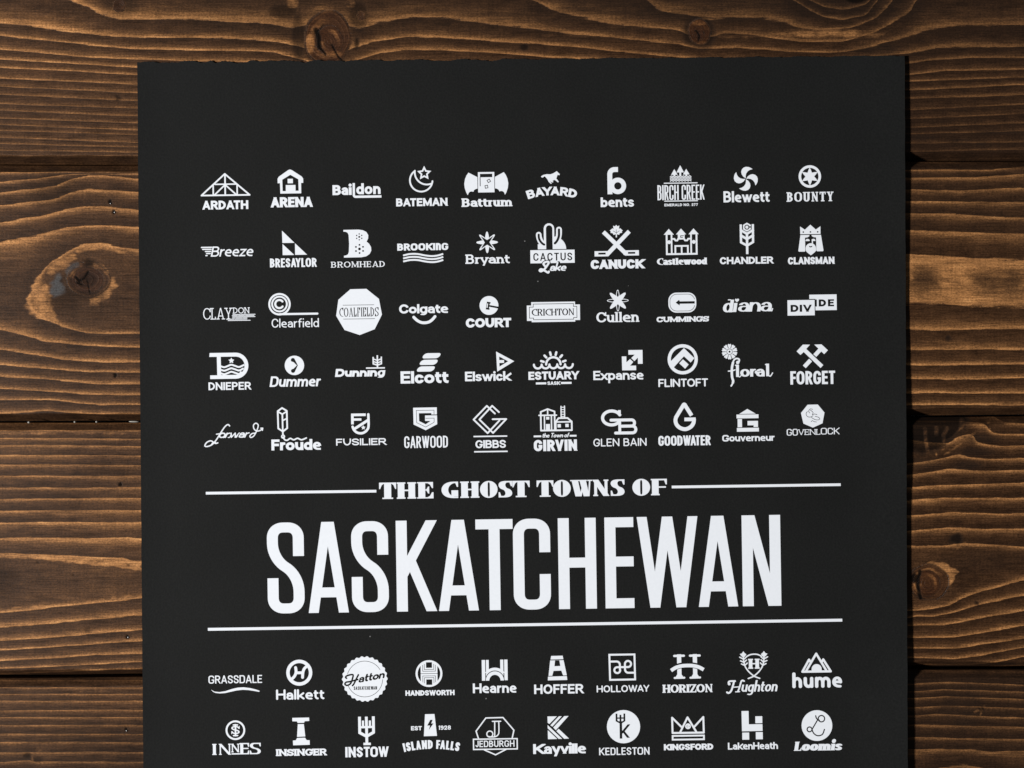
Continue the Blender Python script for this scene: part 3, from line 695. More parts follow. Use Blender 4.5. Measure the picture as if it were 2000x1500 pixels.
def glyph_polys(ch, st, H, W):
    """polygons of one letter, y up, baseline 0, body from x=0 to x=W"""
    px, py = st['wx'] * H, st['wy'] * H
    low = ch.islower()
    if ch in 'aesg': py = min(py, st['xh'] * H * .235)
    elif ch in 'BEFSGR8': py = min(py, H * .225)
    xh, asc, desc = st['xh'] * H, st['asc'] * H, st['desc'] * H
    body = max(W - px, 0.)

    def mp(u, v, qy=None):
        qy = py if qy is None else qy
        X = px / 2 + u * body
        if not low: return X, qy / 2 + v * (H - qy)
        if v < 0: return X, qy / 2 + v * desc
        if v <= 1: return X, qy / 2 + v * (xh - qy)
        return X, xh - qy / 2 + (v - 1) * (asc - xh)
    lo = -desc if low and ch in 'gpqjy' else 0.
    hi = (asc if ch in 'bdfhklti' else xh) if low else H
    res = []
    did = bool(st['serif']) and st['wy'] < .5 * st['wx']
    spec = (DIDONE if did and ch in DIDONE else GLYPHS)[ch][1]
    for sp_ in spec.split(';'):
        sp_ = sp_.strip()
        if not sp_: continue
        if sp_ == 'D':
            r = px * .56
            X = px / 2
            top = max(asc * 1.0, xh + r * 2.3)
            if st['cap'] == 'round' or st.get('rdot', True): res.append(disc_poly(X, top - r, r, n=14))
            else: res.append([(X - px/2, top - px), (X + px/2, top - px), (X + px/2, top), (X - px/2, top)])
            continue
        thin = sp_[0] == '~'
        if thin: sp_ = sp_[1:]
        toks = sp_.split(); closed = toks[-1] == 'z'
        if closed: toks = toks[:-1]
        nodes = []; flags = []
        for t in toks:
            fl = ''
            while t[-1].isalpha(): fl += t[-1]; t = t[:-1]
            u, v = map(float, t.split(','))
            X, Y = mp(u, v); nodes.append((X, Y, (2.4 if 'R' in fl else 1.) if 'r' in fl.lower() else 0)); flags.append((fl, u, v))
        pts = round_path(nodes, closed, st['n'], st['k'], st['rmax'] * H, st['rmax'] * H)
        sx = px
        if thin and st['wy'] < st['wx'] * .7: sx = max(py * 1.15, px * .42)
        dg = len(nodes) == 2 and abs(nodes[0][0] - nodes[1][0]) > .04 * H and abs(nodes[0][1] - nodes[1][1]) > .2 * H
        if dg and sx == px: sx = px * st.get('diag', .9)
        for P in stroke_polys(pts, sx, py, closed, st['cap'], ('b' in flags[0][0], 'b' in flags[-1][0]), dext=2.6 if len(nodes) == 2 and 'n' not in flags[1][0] else 1.):
            P = clip_y(P, lo, hi) if st['cap'] == 'sq' else P
            if P: res.append(P)
        if st['serif']:
            sl, stt = st['serif'][0] * H, st['serif'][1] * H
            for (fl, u, v), nd in zip(flags, nodes):
                if 's' in fl:
                    y0 = 0 if v < .5 else H - stt
                    res.append([(nd[0] - sx/2 - sl, y0), (nd[0] + sx/2 + sl, y0), (nd[0] + sx/2 + sl, y0 + stt), (nd[0] - sx/2 - sl, y0 + stt)])
                if 'v' in fl:
                    vt = max(stt, px * .42); vl = H * .16 + py
                    xr = nd[0] + (px/2 if u > .5 else -px/2 + vt)
                    if v > .9 or v < .1:
                        y0 = 0 if v < .5 else H - vl
                    else:
                        y0 = nd[1] - py * .3 if v > .5 else 0
                        vl = H - y0 if v > .5 else nd[1] + py * .3
                    if did:
                        vt = max(stt * .9, px * .16); rt = u > .5; xo = nd[0] + px/2 if rt else nd[0] - px/2
                        sgx = -1 if rt else 1; top = v > .5; yo = H if top else 0; sy = -1 if top else 1
                        vl = H * .34 if ch in 'EFTLZ' else H * .32
                        res.append([(xo, yo), (xo, yo + sy * vl), (xo + sgx * vt, yo + sy * vl), (xo + sgx * max(vt * 1.6, H * .17), yo + sy * py * .8), (xo + sgx * H * .2, yo)])
                        continue
                    res.append([(xr - vt, y0), (xr, y0), (xr, y0 + vl), (xr - vt, y0 + vl)])
    if low and st['serif']:
        sl, stt = st['serif'][0] * H, st['serif'][1] * H
        for u, v, sd in LOWSERIF.get(ch, ()):
            X, Y = mp(u, v)
            y0 = 0 if v == 0 else (xh if v == 1 else asc) - stt
            a = X - px/2 - (sl if sd <= 0 else 0); b = X + px/2 + (sl if sd >= 0 else 0)
            res.append([(a, y0), (b, y0), (b, y0 + stt), (a, y0 + stt)])
    if st['slant']:
        res = [[(x + st['slant'] * y, y) for x, y in P] for P in res]
    return res


class Ink:
    """a stack of white (+1) and knocked-out (-1) shapes in zoomed photo coordinates (y down)"""
    def __init__(s):
        s.ops = []
    def poly(s, *pts, sg=1): s.ops.append((sg, list(pts))); return s
    def polys(s, L, sg=1):
        for P in L: s.ops.append((sg, P))
    def rect(s, x0, y0, x1, y1, sg=1): s.poly((x0, y0), (x1, y0), (x1, y1), (x0, y1), sg=sg)
    def disc(s, x, y, r, ry=None, sg=1, n=36): s.ops.append((sg, disc_poly(x, y, r, ry, n)))
    def line(s, w, *pts, sg=1, cap='round', join='round', closed=False):
        s.polys(stroke_polys(pts, w, None, closed, cap, join=join), sg)
    def rline(s, w, *nodes, sg=1, cap='round', closed=False, rmax=1e9, n=8):
        nd = [(p[0], p[1], len(p) > 2) for p in nodes]
        s.polys(stroke_polys(round_path(nd, closed, n, .56, rmax, rmax), w, None, closed, cap, join='round'), sg)
    def arc(s, w, x, y, r, a0, a1, sg=1, cap='round', n=24, ry=None):
        ry = r if ry is None else ry
        pts = [(x + r * math.cos(math.radians(a0 + (a1 - a0) * i / n)), y - ry * math.sin(math.radians(a0 + (a1 - a0) * i / n))) for i in range(n + 1)]
        s.polys(stroke_polys(pts, w, None, False, cap), sg)
    def ring(s, w, x, y, r, sg=1, n=40):
        s.polys(stroke_polys(disc_poly(x, y, r, n=n), w, None, True), sg)
    def spline(s, w, *pts, sg=1, cap='round', n=6, w1=None):
        P = [pts[0]] + list(pts) + [pts[-1]]; out = []
        for i in range(1, len(P) - 2):
            for j in range(n):
                t = j / n
                out.append(tuple(.5 * (2*P[i][c] + (P[i+1][c]-P[i-1][c])*t + (2*P[i-1][c]-5*P[i][c]+4*P[i+1][c]-P[i+2][c])*t*t
                                       + (3*P[i][c]-P[i-1][c]-3*P[i+1][c]+P[i+2][c])*t**3) for c in (0, 1)))
        out.append(tuple(pts[-1]))
        s.polys(stroke_polys(out, w, None, False, cap), sg)
    def star(s, x, y, r, ri, n=5, sg=1, a0=90.):
        s.poly(*[(x + (r if i % 2 == 0 else ri) * math.cos(math.radians(a0 + 180. * i / n)),
                  y - (r if i % 2 == 0 else ri) * math.sin(math.radians(a0 + 180. * i / n))) for i in range(2 * n)], sg=sg)
    def text(s, txt, st, x0, x1, yb, H, sg=1, warp=None, rise=0.):
        px = st['wx'] * H
        sl = (st['serif'][0] * H if st['serif'] else 0)
        sps = st['sp'] * H
        fixed = 0.; flex = 0.; items = []
        for i, ch in enumerate(txt):
            w = GLYPHS[ch][0]
            kn = KERN.get(txt[i:i+2], 0.) * H if not st['serif'] else 0.
            items.append([ch, w, kn])
            if w == 0: fixed += px + (sl * 2 if st['serif'] else 0)
            else: flex += w * H
            if i < len(txt) - 1: fixed += sps + kn
        tot = (x1 - x0) - st['slant'] * H * .75
        kf = max((tot - fixed) / flex, .2) if flex else 1.
        x = 0.
        for i, (ch, w, kn) in enumerate(items):
            off = 0.
            if w == 0:
                W = px; adv = px + sl * 2; off = sl
            else:
                W = w * H * kf; adv = W
                if ch in 'BDEFHKLMNPRUXAVWYhmnru' and st['serif']:
                    off = sl * .7; W -= sl * 1.4
            if ch != ' ':
                for P in glyph_polys(ch, st, H, W):
                    Q = [(x0 + x + off + a, b) for a, b in P]
                    if warp:
                        xc, R = warp
                        Q = [(xc + (R + b) * math.sin((a - xc) / R), yb - ((R + b) * math.cos((a - xc) / R) - R)) for a, b in Q]
                    else:
                        Q = [(a, yb - b - rise * (a - x0)) for a, b in Q]
                    s.ops.append((sg, Q))
            x += adv + sps + kn
    def letters(s, items, st, yb, H, sg=1):
        for ch, a, b in items:
            sl = 0
            for P in glyph_polys(ch, st, H, b - a):
                s.ops.append((sg, [(a + x, yb - y) for x, y in P]))

    def mesh(s, frame, pivot, ang):
        """union / knock-out through a constrained triangulation; returns photo-pixel points and triangles"""
        ox, oy, sc = frame
        cx, cy = pivot; ca, sa = math.cos(ang), math.sin(ang)
        V = []; Fc = []; sg = []
        for sgn, P in s.ops:
            Q = []
            for x, y in P:
                dx, dy = x - cx, y - cy
                p = (ox + (cx + dx * ca - dy * sa) / sc, oy + (cy + dx * sa + dy * ca) / sc)
                if not Q or math.hypot(p[0] - Q[-1][0], p[1] - Q[-1][1]) > .02: Q.append(p)
            if len(Q) > 1 and math.hypot(Q[0][0] - Q[-1][0], Q[0][1] - Q[-1][1]) < .02: Q.pop()
            if len(Q) < 3: continue
            A = sum(Q[i - 1][0] * Q[i][1] - Q[i][0] * Q[i - 1][1] for i in range(len(Q)))
            if abs(A) < .004: continue
            if A < 0: Q.reverse()
            b = len(V); V += [Vector(p) for p in Q]; Fc.append(list(range(b, b + len(Q)))); sg.append(sgn)
        rnd = random.Random(3)
        Vj = [Vector((p.x + rnd.uniform(-.002, .002), p.y + rnd.uniform(-.002, .002))) for p in V]
        E = [(f[i - 1], f[i]) for f in Fc for i in range(len(f))]
        r = delaunay_2d_cdt(Vj, E, [], 0, .0004, False)
        pts, tris = r[0], r[2]
        PA = np.array([(p[0], p[1]) for p in pts]); T = np.array(tris)
        cen = PA[T].mean(1)
        state = np.zeros(len(T), bool)
        for f, g in zip(Fc, sg):
            Q = np.array([(Vj[i].x, Vj[i].y) for i in f])
            lo, hi = Q.min(0), Q.max(0)
            idx = np.nonzero((cen[:, 0] > lo[0]) & (cen[:, 0] < hi[0]) & (cen[:, 1] > lo[1]) & (cen[:, 1] < hi[1]))[0]
            if not len(idx): continue
            cx_, cy_ = cen[idx, 0][:, None], cen[idx, 1][:, None]
            x0, y0 = Q[:, 0], Q[:, 1]; x1, y1 = np.roll(x0, -1), np.roll(y0, -1)
            with np.errstate(divide='ignore', invalid='ignore'):
                hit = ((y0 > cy_) != (y1 > cy_)) & (cx_ < (x1 - x0) * (cy_ - y0) / (y1 - y0) + x0)
            inside = (hit.sum(1) % 2) == 1
            state[idx[inside]] = g > 0
        area = np.abs(np.cross(PA[T[:, 1]] - PA[T[:, 0]], PA[T[:, 2]] - PA[T[:, 0]]))
        keep = [t for t, k, ar in zip(tris, state, area) if k and ar > 1e-6]
        used = {}
        outv = []; outf = []
        for t in keep:
            f = []
            for i in t:
                if i not in used: used[i] = len(outv); outv.append((pts[i][0], pts[i][1]))
                f.append(used[i])
            outf.append(f)
        return outv, outf
# ------------------------------------------------------------------ the printed designs, drawn in zoomed photo coordinates
LOGOS = []
ANG = math.radians(-0.85)


def logo(frame, pivot, label):
    E, W = Ink(), Ink()
    LOGOS.append((frame, pivot, label, E, W))
    return E, W


def A_(x, y): return (x, y, 5.2632)
def B_(x, y): return (x, y, 7.6923)


HV = FS(.26, xh=.75, sp=.07)              # heavy grotesque
HV2 = FS(.29, xh=.76, sp=.045)
MD = FS(.21, xh=.74, sp=.09)
GEO = FS(.155, xh=.7, sp=.12)
RND = FS(.2, xh=.74, sp=.1, cap='round')
CND = FS(.19, .165, rmax=.26, sp=.08)
SQR = FS(.22, .2, rmax=.2, sp=.09, k=.5)
OCT = FS(.18, .165, rmax=.17, sp=.12, k=.2, n=3)
SLB = FS(.2, .13, xh=.7, sp=.05, serif=(.09, .12))
SLBH = FS(.3, .17, xh=.74, sp=.03, serif=(.07, .14))
DID = FS(.34, .085, xh=.72, sp=.03, serif=(.07, .075))

# ---- row 1
f = A_(380, 310)
E, W = logo(f, (317, 475), 'truss bridge outline printed above wide capitals')
W.text('ARDATH', HV, 82, 552, 520, 90)
E.line(16, (315, 156), (72, 375), (568, 375), closed=True)
E.line(14, (213, 262), (425, 262)); E.line(16, (317, 156), (317, 372)); E.line(15, (194, 268), (194, 372)); E.line(15, (440, 268), (440, 372))
E.line(15, (316, 268), (206, 372)); E.line(15, (318, 268), (432, 372))

E, W = logo(f, (998, 450), 'barn front with thick hipped roof printed above heavy capitals')
W.text('ARENA', HV2, 785, 1213, 498, 104)
E.poly((985, 110), (1005, 117), (1105, 184), (1120, 206), (1120, 250), (1098, 250), (1098, 357), (883, 357), (881, 250), (857, 250), (857, 204), (870, 183), (966, 117))
E.poly((988, 165), (1070, 212), (1072, 330), (1040, 330), (1040, 270), (940, 270), (940, 332), (907, 332), (905, 214), sg=-1)
E.rect(960, 206, 1014, 252)

E, W = logo(f, (1668, 330), 'lowercase wordmark whose long letter drops into an underline')
E.text('Bai', HV2, 1418, 1615, 371, 103); E.text('don', FS(.24, xh=.72, sp=.06), 1662, 1912, 366, 113)
E.rline(24, (1637, 262), (1637, 391, 1), (1908, 391), cap='sq', rmax=18)

f = A_(760, 310)
E, W = logo(f, (336, 445), 'crescent moon holding an outlined star above capitals')
W.text('BATEMAN', HV, 72, 600, 487, 82)
E.arc(17, 333, 222, 116, 128, 355, n=30); E.arc(17, 392, 142, 124, 171, 291, n=24)
E.poly(*[(365 + (76 if i % 2 == 0 else 38) * math.sin(PI * i / 5), 150 - (76 if i % 2 == 0 else 38) * math.cos(PI * i / 5)) for i in range(10)])
E.star(365, 150, 40, 20, sg=-1)

E, W = logo(f, (1003, 450), 'square tumbler between bat wings above a slab serif word')
W.text('Battrum', SLBH, 745, 1265, 492, 88)
wing = [(820, 140), (915, 190), (917, 308), (905, 306), (888, 312), (874, 322), (868, 338), (850, 333), (832, 337), (820, 348), (810, 373), (795, 345), (780, 300), (775, 255), (784, 205), (800, 168)]
E.poly(*wing); E.poly(*[(2003 - x, y) for x, y in wing])
E.rect(911, 137, 1091, 346, sg=-1); E.rect(917, 137, 1085, 346); E.rect(938, 155, 1064, 190, sg=-1); E.rect(935, 188, 943, 282, sg=-1)
for cx, cy, a in ((1028, 228, .25), (1003, 288, .6)):
    E.polys(stroke_polys([(cx + 19 * math.cos(a + PI/2*i), cy + 19 * math.sin(a + PI/2*i)) for i in range(4)], 7, None, True), -1)

E, W = logo(f, (1672, 330), 'galloping horse above an arched heavy word')
W.text('BAYARD', HV2, 1425, 1920, 375, 88, warp=(1672, 790.))
E.poly((1563, 186), (1568, 176), (1590, 164), (1625, 158), (1660, 160), (1688, 151), (1708, 140), (1726, 128), (1733, 136), (1758, 160), (1752, 171), (1734, 166), (1727, 186), (1720, 204), (1735, 222), (1746, 240), (1735, 244), (1712, 224), (1698, 218), (1680, 230), (1692, 238), (1682, 245), (1655, 232), (1652, 228), (1674, 252), (1664, 259), (1640, 236), (1630, 212), (1612, 190), (1602, 179), (1580, 193))

f = B_(1140, 310)
E, W = logo(f, (505, 650), 'bold hooked letter monogram above small lowercase word')
W.text('bents', FS(.235, xh=.74, sp=.06), 255, 755, 724, 146)
E.rline(74, (398, 495), (398, 162, 1), (485, 162), cap='sq', rmax=70); E.disc(517, 408, 124); E.disc(517, 408, 55, sg=-1)
E.poly((432, 505), (450, 515), (436, 531), sg=-1)

E, W = logo(f, (1460, 500), 'three arrow trees on wavy water above tall narrow capitals')
W.text('BIRCH CREEK', FS(.1, .085, rmax=.12, sp=.045), 1108, 1815, 619, 226)
W.text('EMERALD NO. 277', FS(.26, .22, sp=.12), 1210, 1712, 712, 40)
E.line(15, (1212, 365), (1706, 365)); E.line(15, (1216, 634), (1706, 634))
for i in range(4):
    y = 264 + i * 22
    E.spline(12, *[(1304 + 22.3 * j, y + (-7 if j % 2 else 7)) for j in range(15)], n=3)
for tx, ty, by, hw, b2 in ((1455, 98, 206, 56, 262), (1366, 155, 240, 50, 262), (1545, 153, 238, 50, 262)):
    E.poly((tx, ty), (tx + hw, by), (tx - hw, by)); E.rect(tx - 14, by - 4, tx + 14, b2)

f = B_(1400, 310)
E, W = logo(f, (446, 570), 'four bladed pinwheel above a rounded bold word')
W.text('Blewett', FS(.2, xh=.68, sp=.06), 100, 792, 652, 168)
blade = [(0, -6), (-38, -32), (-62, -70), (-68, -105), (-58, -140), (-32, -168), (5, -180), (45, -176), (78, -162), (103, -143), (60, -132), (28, -110), (6, -78), (-2, -40)]
for k in range(4):
    P = blade
    for _ in range(k): P = [(-y, x) for x, y in P]
    E.poly(*[(440 + x, 301 + y) for x, y in P])

E, W = logo(f, (1402, 570), 'six petal flower in a thick ring above spaced slab capitals')
W.text('BOUNTY', FS(.22, .11, sp=.12, serif=(.08, .1), rmax=.3), 1050, 1757, 642, 143)
E.disc(1402, 267, 169); E.disc(1402, 267, 130, sg=-1)
pts = []
for k in range(6):
    a = math.radians(90 + 60 * k)
    for da, r in ((-30, 66), (-17, 84), (-9, 104), (0, 134), (9, 104), (17, 84)):
        pts.append((1402 + r * math.cos(a + math.radians(da)), 267 - r * math.sin(a + math.radians(da))))
E.poly(*pts)

# ---- row 2
f = A_(380, 430)
E, W = logo(f, (335, 325), 'thin italic word trailing speed lines')
E.text('Breeze', FS(.15, xh=.72, sp=.07, slant=.2), 165, 612, 373, 104)
for x0, x1, y in ((72, 176, 277), (84, 170, 297), (112, 165, 319), (124, 160, 340), (116, 128, 361)): E.line(13, (x0, y), (x1, y))

E, W = logo(f, (1015, 435), 'sail of three triangles above narrow capitals')
W.text('BRESAYLOR', FS(.21, .17, rmax=.3, sp=.08), 775, 1255, 483, 92)
E.poly((903, 106), (1030, 233), (906, 233)); E.poly((907, 243), (1026, 358), (907, 358)); E.poly((1035, 237), (1158, 357), (1035, 357))

E, W = logo(f, (1682, 455), 'fat serif letter with two dotted flowers above spaced capitals')
W.text('BROMHEAD', FS(.2, .1, sp=.13, serif=(.1, .1)), 1402, 1960, 484, 60)
E.poly((1535, 98), (1690, 97), (1735, 104), (1770, 122), (1790, 155), (1788, 190), (1772, 221), (1798, 245), (1817, 280), (1819, 315), (1800, 350), (1765, 373), (1715, 382), (1537, 383), (1537, 364), (1560, 360), (1578, 350), (1588, 325), (1592, 240), (1588, 150), (1578, 128), (1560, 118), (1535, 116))
for cx, cy, rc, r, rr in ((1697, 172, 10, 30, 7), (1698, 296, 14, 42, 9.5)):
    E.disc(cx, cy, rc, sg=-1, n=16)
    for k in range(6): E.disc(cx + r * math.sin(PI / 3 * k), cy - r * math.cos(PI / 3 * k), rr, sg=-1, n=12)

f = A_(760, 430)
E, W = logo(f, (345, 300), 'blocky rounded word over three wavy river lines')
W.text('BROOKInG', FS(.31, .25, rmax=.24, sp=.085, xh=1., k=.45), 84, 608, 310, 72)
for i in range(3):
    E.spline(18, *[(x, y + 31 * i) for x, y in ((152, 358), (215, 346), (290, 347), (370, 363), (440, 371), (500, 365), (546, 352))], cap='sq')

E, W = logo(f, (1012, 400), 'eight pointed star with hollow arms above a slab serif word')
W.text('Bryant', FS(.22, .155, xh=.68, sp=.04, desc=.22, serif=(.08, .13)), 785, 1240, 446, 96)
def spikes(I, cx, cy, r, w, angs, sg=1, rb=None):
    for a in angs:
        c, s_ = math.cos(math.radians(a)), math.sin(math.radians(a))
        pp = [(0, -w * .5), (r * .55, -w * .42), (r - w * .22, -w * .22), (r, 0), (r - w * .22, w * .22), (r * .55, w * .42), (0, w * .5)]
        I.poly(*[(cx + x * c - y * s_, cy - (x * s_ + y * c)) for x, y in pp], sg=sg)
spikes(E, 1010, 228, 112, 44, (0, 90, 180, 270))
spikes(E, 1010, 228, 113, 40, (45, 135, 225, 315)); E.disc(1010, 228, 44)
E.star(1010, 228, 92, 24, n=4, sg=-1, a0=45)

E, W = logo(f, (1680, 370), 'cactus and setting sun over a white name plate')
E.poly(*([(1690, 300)] + [(1690 + 132 * math.cos(math.radians(a)), 300 - 132 * math.sin(math.radians(a))) for a in range(0, 91, 10)]))
E.rect(1530, 245, 1700, 300)
E.rline(58, (1541, 147), (1541, 235, 1), (1610, 265)); E.rline(60, (1750, 98), (1750, 210, 1), (1695, 255))
E.rline(108, (1647, 85), (1647, 250)); E.rect(1593, 245, 1701, 300)
E.rline(22, (1541, 147), (1541, 225, 1), (1596, 250), sg=-1, rmax=60); E.rline(24, (1750, 98), (1750, 205, 1), (1706, 238), sg=-1, rmax=60)
E.rline(66, (1649, 85), (1649, 270), sg=-1); E.rect(1616, 250, 1683, 305, sg=-1); E.poly((1575, 150), (1593, 150), (1593, 172), (1576, 184), sg=-1); E.rect(1702, 130, 1718, 160, sg=-1)
E.rect(1440, 298, 1925, 304, sg=-1); E.rect(1452, 306, 1907, 441)
E.text('CACTUS', FS(.17, rmax=.3, sp=.2), 1482, 1882, 416, 80, sg=-1)
lake = FS(.19, .17, xh=.58, sp=-.02, slant=.28, cap='round')
LK = ((1600, 470), (1585, 448), (1600, 432), (1628, 425), (1640, 436), (1620, 470), (1592, 505), (1560, 524), (1545, 515), (1562, 502), (1600, 520), (1630, 538), (1640, 528))
E.spline(36, *LK, sg=-1); lk2 = dict(lake); lk2['wx'] = .36; lk2['wy'] = .33
E.text('ake', lk2, 1636, 1842, 529, 106, sg=-1)
E.spline(21, *LK); E.text('ake', lake, 1645, 1832, 522, 92)

f = B_(1140, 430)
E, W = logo(f, (505, 660), 'crossed hockey sticks under a maple leaf above very heavy capitals')
W.text('CANUCK', FS(.34, .28, rmax=.36, sp=.045, k=.62), 105, 905, 729, 137)
E.line(62, (325, 195), (622, 490), cap='sq', join='miter'); E.line(62, (670, 192), (378, 490), cap='sq', join='miter')
E.poly((590, 456), (832, 455), (832, 534), (630, 534), (600, 520)); E.poly((405, 462), (166, 462), (166, 541), (372, 541), (405, 505))
E.rect(668, 481, 777, 508, sg=-1); E.rect(222, 485, 333, 513, sg=-1)
hl = [(0, -92), (17, -70), (47, -80), (40, -28), (60, -42), (70, -28), (98, -8), (82, 8), (88, 26), (50, 36), (44, 58), (8, 50), (10, 96)]
E.poly(*[(497 + x, 162 + y) for x, y in hl], *[(497 - x, 162 + y) for x, y in reversed(hl[1:])])
E.line(6, (497, 140), (497, 205), sg=-1); E.line(6, (497, 190), (450, 160), sg=-1); E.line(6, (497, 190), (545, 160), sg=-1)

E, W = logo(f, (1475, 620), 'three towered castle with a gate above an old style heavy word')
W.text('Castlewood', FS(.36, .09, xh=.74, sp=-.02, serif=(.05, .09)), 1100, 1850, 668, 100)
E.line(27, (1252, 215), (1252, 508), (1700, 508), (1700, 215), cap='sq', join='miter'); E.line(24, (1325, 215), (1325, 505), cap='sq'); E.line(24, (1618, 215), (1618, 505), cap='sq')
for x, y in ((1285, 128), (1469, 126), (1657, 126)): E.poly((x, y), (x + 77, y + 88), (x - 77, y + 88))
E.disc(1288, 328, 28); E.disc(1658, 328, 28)
E.line(25, (1380, 500), (1380, 387), (1568, 387), (1568, 500), cap='sq', join='miter'); E.line(24, (1475, 390), (1475, 500), cap='sq')
E.line(25, (1335, 280), (1368, 280), (1384, 305), (1412, 305), (1425, 278), (1512, 278), (1528, 305), (1560, 305), (1574, 280), (1610, 280), cap='sq')
E.rect(1420, 210, 1522, 285); E.line(11, (1505, 234), (1462, 234), (1462, 258), (1490, 258), sg=-1, cap='sq')

f = B_(1400, 430)
E, W = logo(f, (447, 605), 'wheat ear with hexagon head above wide heavy capitals')
W.text('CHANDLER', FS(.26, sp=.06), 45, 848, 657, 106)
E.line(34, (368, 80), (368, 332), (459, 382), (549, 330), (549, 78), join='miter', cap='sq'); E.line(36, (459, 190), (459, 492), cap='sq')
E.line(36, (372, 150), (459, 205), (546, 150), join='miter', cap='sq'); E.line(36, (372, 232), (459, 284), (546, 232), join='miter', cap='sq')
hexa = lambda r: [(460 + r * math.sin(PI / 3 * k), 105 - r * math.cos(PI / 3 * k)) for k in range(6)]
E.poly(*hexa(79), sg=-1); E.poly(*hexa(68)); E.disc(460, 105, 38, sg=-1); E.disc(460, 105, 24); E.rect(480, 93, 530, 113, sg=-1)

E, W = logo(f, (1418, 610), 'bearded king wearing a crown above narrow heavy capitals')
W.text('CLANSMAN', FS(.27, rmax=.4, sp=.045), 1068, 1767, 661, 108)
E.poly((1258, 93), (1330, 142), (1413, 68), (1495, 142), (1564, 93), (1564, 209), (1260, 209))
for x in (1306, 1413, 1522): E.disc(x, 177, 12, sg=-1, n=14)
E.poly((1262, 222), (1398, 222), (1392, 244), (1365, 258), (1330, 262), (1332, 455), (1325, 471), (1236, 471), (1227, 458))
E.poly((1428, 222), (1570, 222), (1605, 455), (1598, 469), (1508, 469), (1498, 455), (1497, 260), (1462, 256), (1436, 244))
E.poly((1338, 313), (1338, 300), (1350, 284), (1370, 280), (1390, 286), (1402, 304), (1396, 313)); E.poly((1486, 313), (1486, 300), (1474, 284), (1456, 280), (1436, 286), (1428, 300), (1432, 313))
E.line(17, (1440, 295), (1440, 352), cap='sq')
E.disc(1415, 424, 78); E.poly((1337, 430), (1341, 462), (1362, 486), (1415, 528), (1470, 486), (1493, 462), (1495, 430))
E.poly(*[(1413 + 26 * math.cos(math.radians(a)), 385 + 24 * math.sin(math.radians(a))) for a in range(0, 181, 20)], (1413, 393), sg=-1)

# ---- row 3
f = A_(380, 555)
E, W = logo(f, (355, 315), 'thin slab word stepping down over brick courses')
E.text('CLAY', FS(.09, .075, sp=.0, serif=(.1, .08)), 88, 388, 361, 118)
E.text('DON', FS(.13, .12, sp=.04, serif=(.1, .13)), 394, 566, 303, 62)
for y, segs in ((313, ((395, 470), (480, 545), (555, 622))), (325, ((388, 440), (452, 512), (524, 610))), (337, ((392, 620),)), (349, ((390, 412), (424, 488), (498, 538))), (361, ((330, 405), (415, 500), (508, 536))), (374, ((345, 570),))):
    for a, b in segs: E.line(7.5, (a, y), (b, y), cap='sq')

E, W = logo(f, (1035, 400), 'unrolling spiral ring above a thin lowercase word')
W.text('Clearfield', FS(.13, xh=.68, sp=.1), 792, 1278, 444, 92)
E.ring(20, 876, 204, 105); E.ring(18, 876, 202, 76); E.arc(21, 874, 202, 42, 38, 322)
E.line(21, (880, 306), (1264, 306))

E, W = logo(f, (1690, 285), 'white nine sided seal with thin knocked out serif capitals')
E.poly((1605, 51), (1770, 49), (1897, 154), (1926, 316), (1849, 465), (1694, 523), (1539, 469), (1455, 322), (1480, 157))
E.line(5, (1527, 214), (1845, 214), sg=-1); E.line(5, (1530, 357), (1852, 357), sg=-1)
E.text('COALFIELDS', FS(.1, .045, sp=.05, serif=(.04, .05)), 1488, 1892, 333, 93, sg=-1)

f = A_(760, 555)
E, W = logo(f, (355, 280), 'rounded lowercase word above a wide smile')
W.text('Colgate', FS(.25, xh=.73, desc=.2, sp=.03, cap='sq'), 103, 608, 299, 94)
E.spline(29, (252, 338), (285, 370), (325, 392), (365, 397), (405, 390), (440, 368), (471, 334))

E, W = logo(f, (1022, 395), 'disc with a gavel cut out above heavy capitals')
W.text('COURT', FS(.31, .27, sp=.03), 788, 1255, 444, 95)
E.disc(1029, 219, 97)
E.poly((1030, 214), (1128, 233), (1124, 252), (1030, 232), sg=-1)
a = math.radians(10); E.poly(*[(1021 + x * math.cos(a) - y * math.sin(a), 222 + x * math.sin(a) + y * math.cos(a)) for x, y in ((-19, -40), (19, -40), (19, -24), (12, -24), (12, 24), (19, 24), (19, 40), (-19, 40))], sg=-1)
E.poly(*[(1019 + x * math.cos(a) - y * math.sin(a), 222 + x * math.sin(a) + y * math.cos(a)) for x, y in ((-12, -22), (-2, -22), (-2, 22), (-12, 22))])

E, W = logo(f, (1688, 285), 'notched white plaque with knocked out serif capitals')
E.poly((1462, 182), (1912, 182), (1912, 212), (1962, 212), (1962, 372), (1912, 372), (1912, 388), (1464, 388), (1464, 374), (1416, 374), (1416, 216), (1462, 216))
E.line(6, (1482, 202), (1896, 202), (1896, 231), (1930, 231), (1930, 346), (1896, 346), (1896, 363), (1484, 363), (1484, 346), (1442, 346), (1442, 233), (1482, 233), closed=True, sg=-1, join='miter')
E.text('CRICHTON', FS(.19, .09, sp=.05, serif=(.05, .08)), 1465, 1903, 322, 70, sg=-1)

